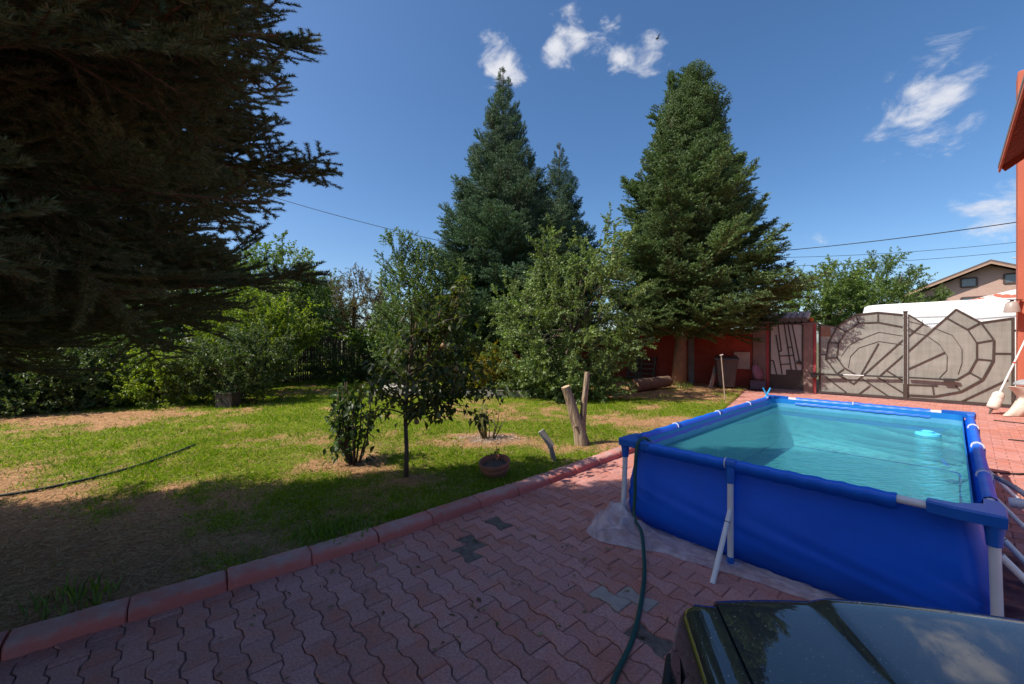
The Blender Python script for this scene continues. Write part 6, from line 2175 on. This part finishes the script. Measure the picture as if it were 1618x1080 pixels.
    # trees in the street behind the gate
    leafy('street_tree', 'wide green street tree standing between the fir and the white van', 'tree', (16.4, 20.5, 0), [(16.4, 20.5, -.05), (16.4, 20.5, 2.6)],
          [(16.2, 20.5, 3.9, 1.7, 1.5, 1.5), (15.1, 20.5, 3.4, 1.3, 1.3, 1.3), (17.3, 20.6, 3.3, 1.2, 1.3, 1.3)], walnut, 230, 95, bk, tr=.14, up=.35, group='street trees')
    leafy('street_tree', 'green street tree whose crown meets the roof of the brick house', 'tree', (20.0, 21.3, 0), [(20.0, 21.3, -.05), (20.0, 21.3, 2.6)],
          [(19.9, 21.3, 4.2, 1.6, 1.5, 1.75), (21.2, 21.6, 3.9, 1.1, 1.3, 1.3), (18.6, 21.2, 3.5, 1.2, 1.3, 1.4)], walnut, 240, 96, bk, tr=.14, up=.35, group='street trees')

    # small dark box under the shrub
    mb = MB(); mb.box((-7.2, 10.1, .22), (.42, .34, .36), bev=.015)
    bx = thing('planter_box', 'small dark box standing under the dark shrub at the dry strip', 'box', (-7.2, 10.1, .04))
    mb.build('body', m_iron, bx)
    mb = MB(); mb.box((-7.2, 10.1, .408), (.46, .38, .012)); mb.build('rim', m_iron, bx)


build_broadleaf()


def one_leaf(name, mat, ln, w, seed):
    """single leaf along +x with a pointed tip, folded and curved"""
    rng = random.Random(seed)
    v = []; st = [(0, .0), (.18, .62), (.42, 1.0), (.68, .80), (.88, .36), (1.0, 0)]
    curl = rng.uniform(.18, .5)
    for t, k in st:
        z = -curl * ln * t * t
        if k == 0:
            v.append((ln * t, 0, z))
        else:
            v += [(ln * t, -w / 2 * k, z + .18 * w * k), (ln * t, 0, z), (ln * t, w / 2 * k, z + .18 * w * k)]
    f = [(0, 2, 1), (0, 3, 2)]
    for i in range(3):
        a = 1 + i * 3; b = a + 3
        f += [(a, a + 1, b + 1), (a, b + 1, b), (a + 1, a + 2, b + 2), (a + 1, b + 2, b + 1)]
    f += [(10, 11, 13), (11, 12, 13)]
    return tri_mesh(name, v, f, mat, smooth=True)


def build_young_tree():
    rng = random.Random(77)
    bx, by = -1.29, 4.85
    bz = lz(bx, by)
    t = thing('pear_tree', 'young pear tree with a slim trunk and drooping glossy leaves on the shaded lawn', 'tree', (bx, by, bz))
    bk = bark('young_bark', (.13, .095, .07), (.085, .06, .048), scale=12)
    tw = surface('pear_twig', (.16, .075, .04), (.11, .06, .04), rough=.7)
    lm = leaf_mat('pear_leaf', [(0.033, 0.054, 0.018), (0.053, 0.078, 0.024), (0.075, 0.099, 0.030), (0.120, 0.112, 0.036)], transl=.42, tcol=(1.6, 1.6, .4), rough=.45, spec=.25, objvar=(.65, 1.5))
    leaves = [one_leaf('leaf', lm, .105, .058, s) for s in range(4)]
    sprays = []
    trunk_tube('trunk', bk, t, [(bx, by, bz - .05), (bx + .005, by, bz + .35), (bx - .01, by, bz + .75), (bx + .02, by, bz + 1.15), (bx + .06, by, bz + 1.5), (bx + .12, by + .03, bz + 1.9)], [.032, .026, .024, .020, .014, .008], 9)
    spots = []
    limbs = [((bx, by, bz + .62), (-.72, 4.75, bz + 1.02)), ((bx, by, bz + .60), (-.95, 4.72, bz + .92))]
    for k in range(34):
        z0 = rng.uniform(.70, 1.75)
        a = rng.uniform(0, 6.28); l = rng.uniform(.45, 1.0) * (1.0 if z0 < 1.4 else .7)
        limbs.append(((bx + .06 * (z0 - .7), by, bz + z0), (bx + .22 + l * math.cos(a), by + l * .75 * math.sin(a), bz + z0 + rng.uniform(-.12, .42))))
    for px, z1 in ((-.84, 2.30), (-.72, 2.42), (-.58, 2.50), (-1.05, 2.15), (-.66, 2.2)):
        limbs.append(((bx + .15 + rng.uniform(0, .25), by + rng.uniform(-.1, .1), bz + 1.45), (px, by + rng.uniform(-.2, .2), z1)))
    for i, (s, e) in enumerate(limbs):
        s = Vector(s); e = Vector(e)
        m_ = s.lerp(e, .55) + Vector((0, 0, .10 if i < 36 else -.03))
        mb = MB(); mb.tube([s, s.lerp(m_, .5) + Vector((0, 0, .02)), m_, e], [.011, .009, .007, .003], 6); mb.build('limb', tw if i >= 36 else bk, t, smooth=True)
        upright = i >= 36
        nl = int((e - s).length * (22 if upright else 21))
        for k in range(nl):
            q = rng.uniform(.28, 1.0)
            p = s.lerp(m_, q / .55) if q < .55 else m_.lerp(e, (q - .55) / .45)
            a = rng.uniform(0, 6.28)
            off = Vector((math.cos(a), math.sin(a), 0)) * (rng.uniform(.0, .12) if not upright else .01)
            p = p + off + Vector((0, 0, rng.uniform(-.05, .05)))
            d = (Vector((math.cos(a), math.sin(a), rng.uniform(-1.1, .1) if not upright else rng.uniform(-.2, .35)))).normalized()
            spots.append((p, d))
    rng.shuffle(spots)
    print('pear leaves', len(spots))
    for p, d in spots[:290]:
        q = d.to_track_quat('X', 'Z') @ Euler((rng.uniform(-.7, .7), 0, 0)).to_quaternion()
        o = link('leaf', rng.choice(leaves), t, tuple(p - Vector((bx, by, bz))), None, rng.uniform(.65, 1.15)); o.rotation_euler = q.to_euler()
    F = Frond(5)
    more = spots[290:] + [(p + Vector((rng.gauss(0, .05), rng.gauss(0, .05), rng.gauss(0, .05))), (d + Vector((rng.gauss(0, .5), rng.gauss(0, .5), 0))).normalized()) for p, d in spots + spots]
    F.leaves([tuple(p - Vector((bx, by, bz))) for p, d in more], [tuple(d) for p, d in more], .095, .055, .35, mi=0)
    o = link('foliage', F.mesh('pear_foliage', [lm]), t); o['kind'] = 'stuff'
    mp = surface('pear_skin', (.12, .13, .035), (.16, .14, .04), rough=.4, scale=8)
    mp2 = surface('ripe_pear_skin', (.22, .14, .04), (.18, .10, .03), rough=.4, scale=8)
    for i, (dx, dy, z) in enumerate(((.50, -.28, 1.62), (.30, .1, 1.3), (.02, -.10, .78), (.18, -.22, .74), (.72, -.1, 1.28), (.05, -.3, 1.72), (.64, -.2, 1.35), (-.25, -.2, 1.2), (.45, -.3, .82))):
        c = Vector((bx + dx, by + dy, z))
        mb = MB(); mb.lathe(c, [(.004, 0), (.020, .006), (.031, .022), (.032, .036), (.023, .055), (.013, .07), (.004, .075)], 12); mb.tube([c + Vector((0, 0, .073)), c + Vector((.008, 0, .105))], .002, 4)
        mb.build('fruit', mp2 if i % 3 == 0 else mp, t, smooth=True)

    # many stemmed bush beside it
    bx, by = -2.12, 5.36; bz = lz(bx, by)
    b = thing('leafy_bush', 'dark many stemmed bush with broad leaves at the edge of the shade', 'bush', (bx, by, bz))
    lm2 = leaf_mat('bush_leaf', [(0.024, 0.048, 0.018), (0.039, 0.068, 0.024), (0.057, 0.090, 0.030)], transl=.4, rough=.4, spec=.25, objvar=(.65, 1.5))
    lv = [one_leaf('leaf', lm2, .10, .062, 10 + s) for s in range(3)]
    spots = []
    for k in range(15):
        a = rng.uniform(0, 6.28); l = rng.uniform(.10, .30); h = rng.uniform(.6, 1.12)
        s = Vector((bx + .05 * math.cos(a), by + .05 * math.sin(a), bz - .03)); e = Vector((bx + .02 + l * math.cos(a), by + l * math.sin(a), bz + h))
        m_ = s.lerp(e, .5) + Vector((.05 * math.cos(a), .05 * math.sin(a), -.02))
        mb = MB(); mb.tube([s, m_, e], [.014, .010, .004], 6); mb.build('stem', bk, b, smooth=True)
        for i in range(24):
            q = rng.uniform(.18 if k % 2 else .45, 1.0); p = (s.lerp(m_, q * 2) if q < .5 else m_.lerp(e, q * 2 - 1)) + Vector((rng.gauss(0, .07), rng.gauss(0, .07), rng.gauss(0, .04)))
            an = rng.uniform(0, 6.28); spots.append((p, Vector((math.cos(an), math.sin(an), rng.uniform(-1.0, .2))).normalized()))
    rng.shuffle(spots)
    for p, d in spots[:290]:
        q = d.to_track_quat('X', 'Z') @ Euler((rng.uniform(-.7, .7), 0, 0)).to_quaternion()
        o = link('leaf', rng.choice(lv), b, tuple(p - Vector((bx, by, bz))), None, rng.uniform(.65, 1.15)); o.rotation_euler = q.to_euler()
    F = Frond(6)
    more = spots[290:] + [(p + Vector((rng.gauss(0, .05), rng.gauss(0, .05), rng.gauss(0, .05))), d) for p, d in spots[:150]]
    F.leaves([tuple(p - Vector((bx, by, bz))) for p, d in more], [tuple(d) for p, d in more], .095, .058, .35, mi=0)
    o = link('foliage', F.mesh('bush_foliage', [lm2]), b); o['kind'] = 'stuff'

    # rose canes
    bx, by = -.40, 6.75; bz = lz(bx, by)
    r_ = thing('rose_bush', 'nearly bare clump of thorny canes on pale dry mulch in the sun', 'bush', (bx, by, bz))
    mc = surface('rose_cane', (.14, .13, .05), (.10, .075, .04), rough=.7)
    F = Frond(7); C = []; D = []
    for k in range(17):
        a = rng.uniform(0, 6.28); l = rng.uniform(.05, .30); h = rng.uniform(.3, .72)
        e = Vector((bx + l * math.cos(a), by + l * math.sin(a), bz + h))
        mb = MB(); mb.tube([(bx + .08 * math.cos(a), by + .06 * math.sin(a), bz - .03), (bx + .12 * math.cos(a) + .3 * l * math.cos(a), by + .5 * l * math.sin(a), bz + h * .55), tuple(e)], [.010, .008, .004], 6); mb.build('cane', mc, r_, smooth=True)
        for i in range(7):
            q = rng.uniform(.5, 1); C.append((l * q * math.cos(a) + rng.gauss(0, .02), l * q * math.sin(a), h * q)); D.append((rng.gauss(0, 1), rng.gauss(0, 1), rng.gauss(0, .5)))
    F.leaves(C, D, .045, .028, .2, mi=0)
    link('foliage', F.mesh('rose_foliage', [leaf_mat('rose_leaf', [(.05, .07, .02), (.09, .11, .03), (.16, .13, .05)])]), r_)
    # pale mulch round it
    n = 1500; g = np.random.default_rng(3)
    x = bx + g.normal(0, .26, n); y = by + g.normal(0, .17, n); z = lawn_z(x, y) + g.uniform(.002, .02, n); a = g.uniform(0, 6.28, n); l = g.uniform(.008, .03, n); w = g.uniform(.004, .012, n)
    v = np.zeros((n, 3, 3)); v[:, 0] = np.stack([x - np.cos(a) * l, y - np.sin(a) * l, z], 1); v[:, 1] = np.stack([x + np.cos(a) * l, y + np.sin(a) * l, z + g.uniform(-.01, .01, n)], 1); v[:, 2] = np.stack([x - np.sin(a) * w, y + np.cos(a) * w, z + g.uniform(-.006, .014, n)], 1)
    o = link('mulch', tri_mesh('mulch', v.reshape(-1, 3), np.arange(n * 3).reshape(n, 3), leaf_mat('dry_mulch', [(.22, .17, .13), (.38, .32, .26), (.52, .46, .40)], transl=.1, tcol=(1, 1, 1), rough=.9))); o['kind'] = 'stuff'
    o['label'] = 'pale dry mulch and fallen petals round the rose canes'


build_young_tree()
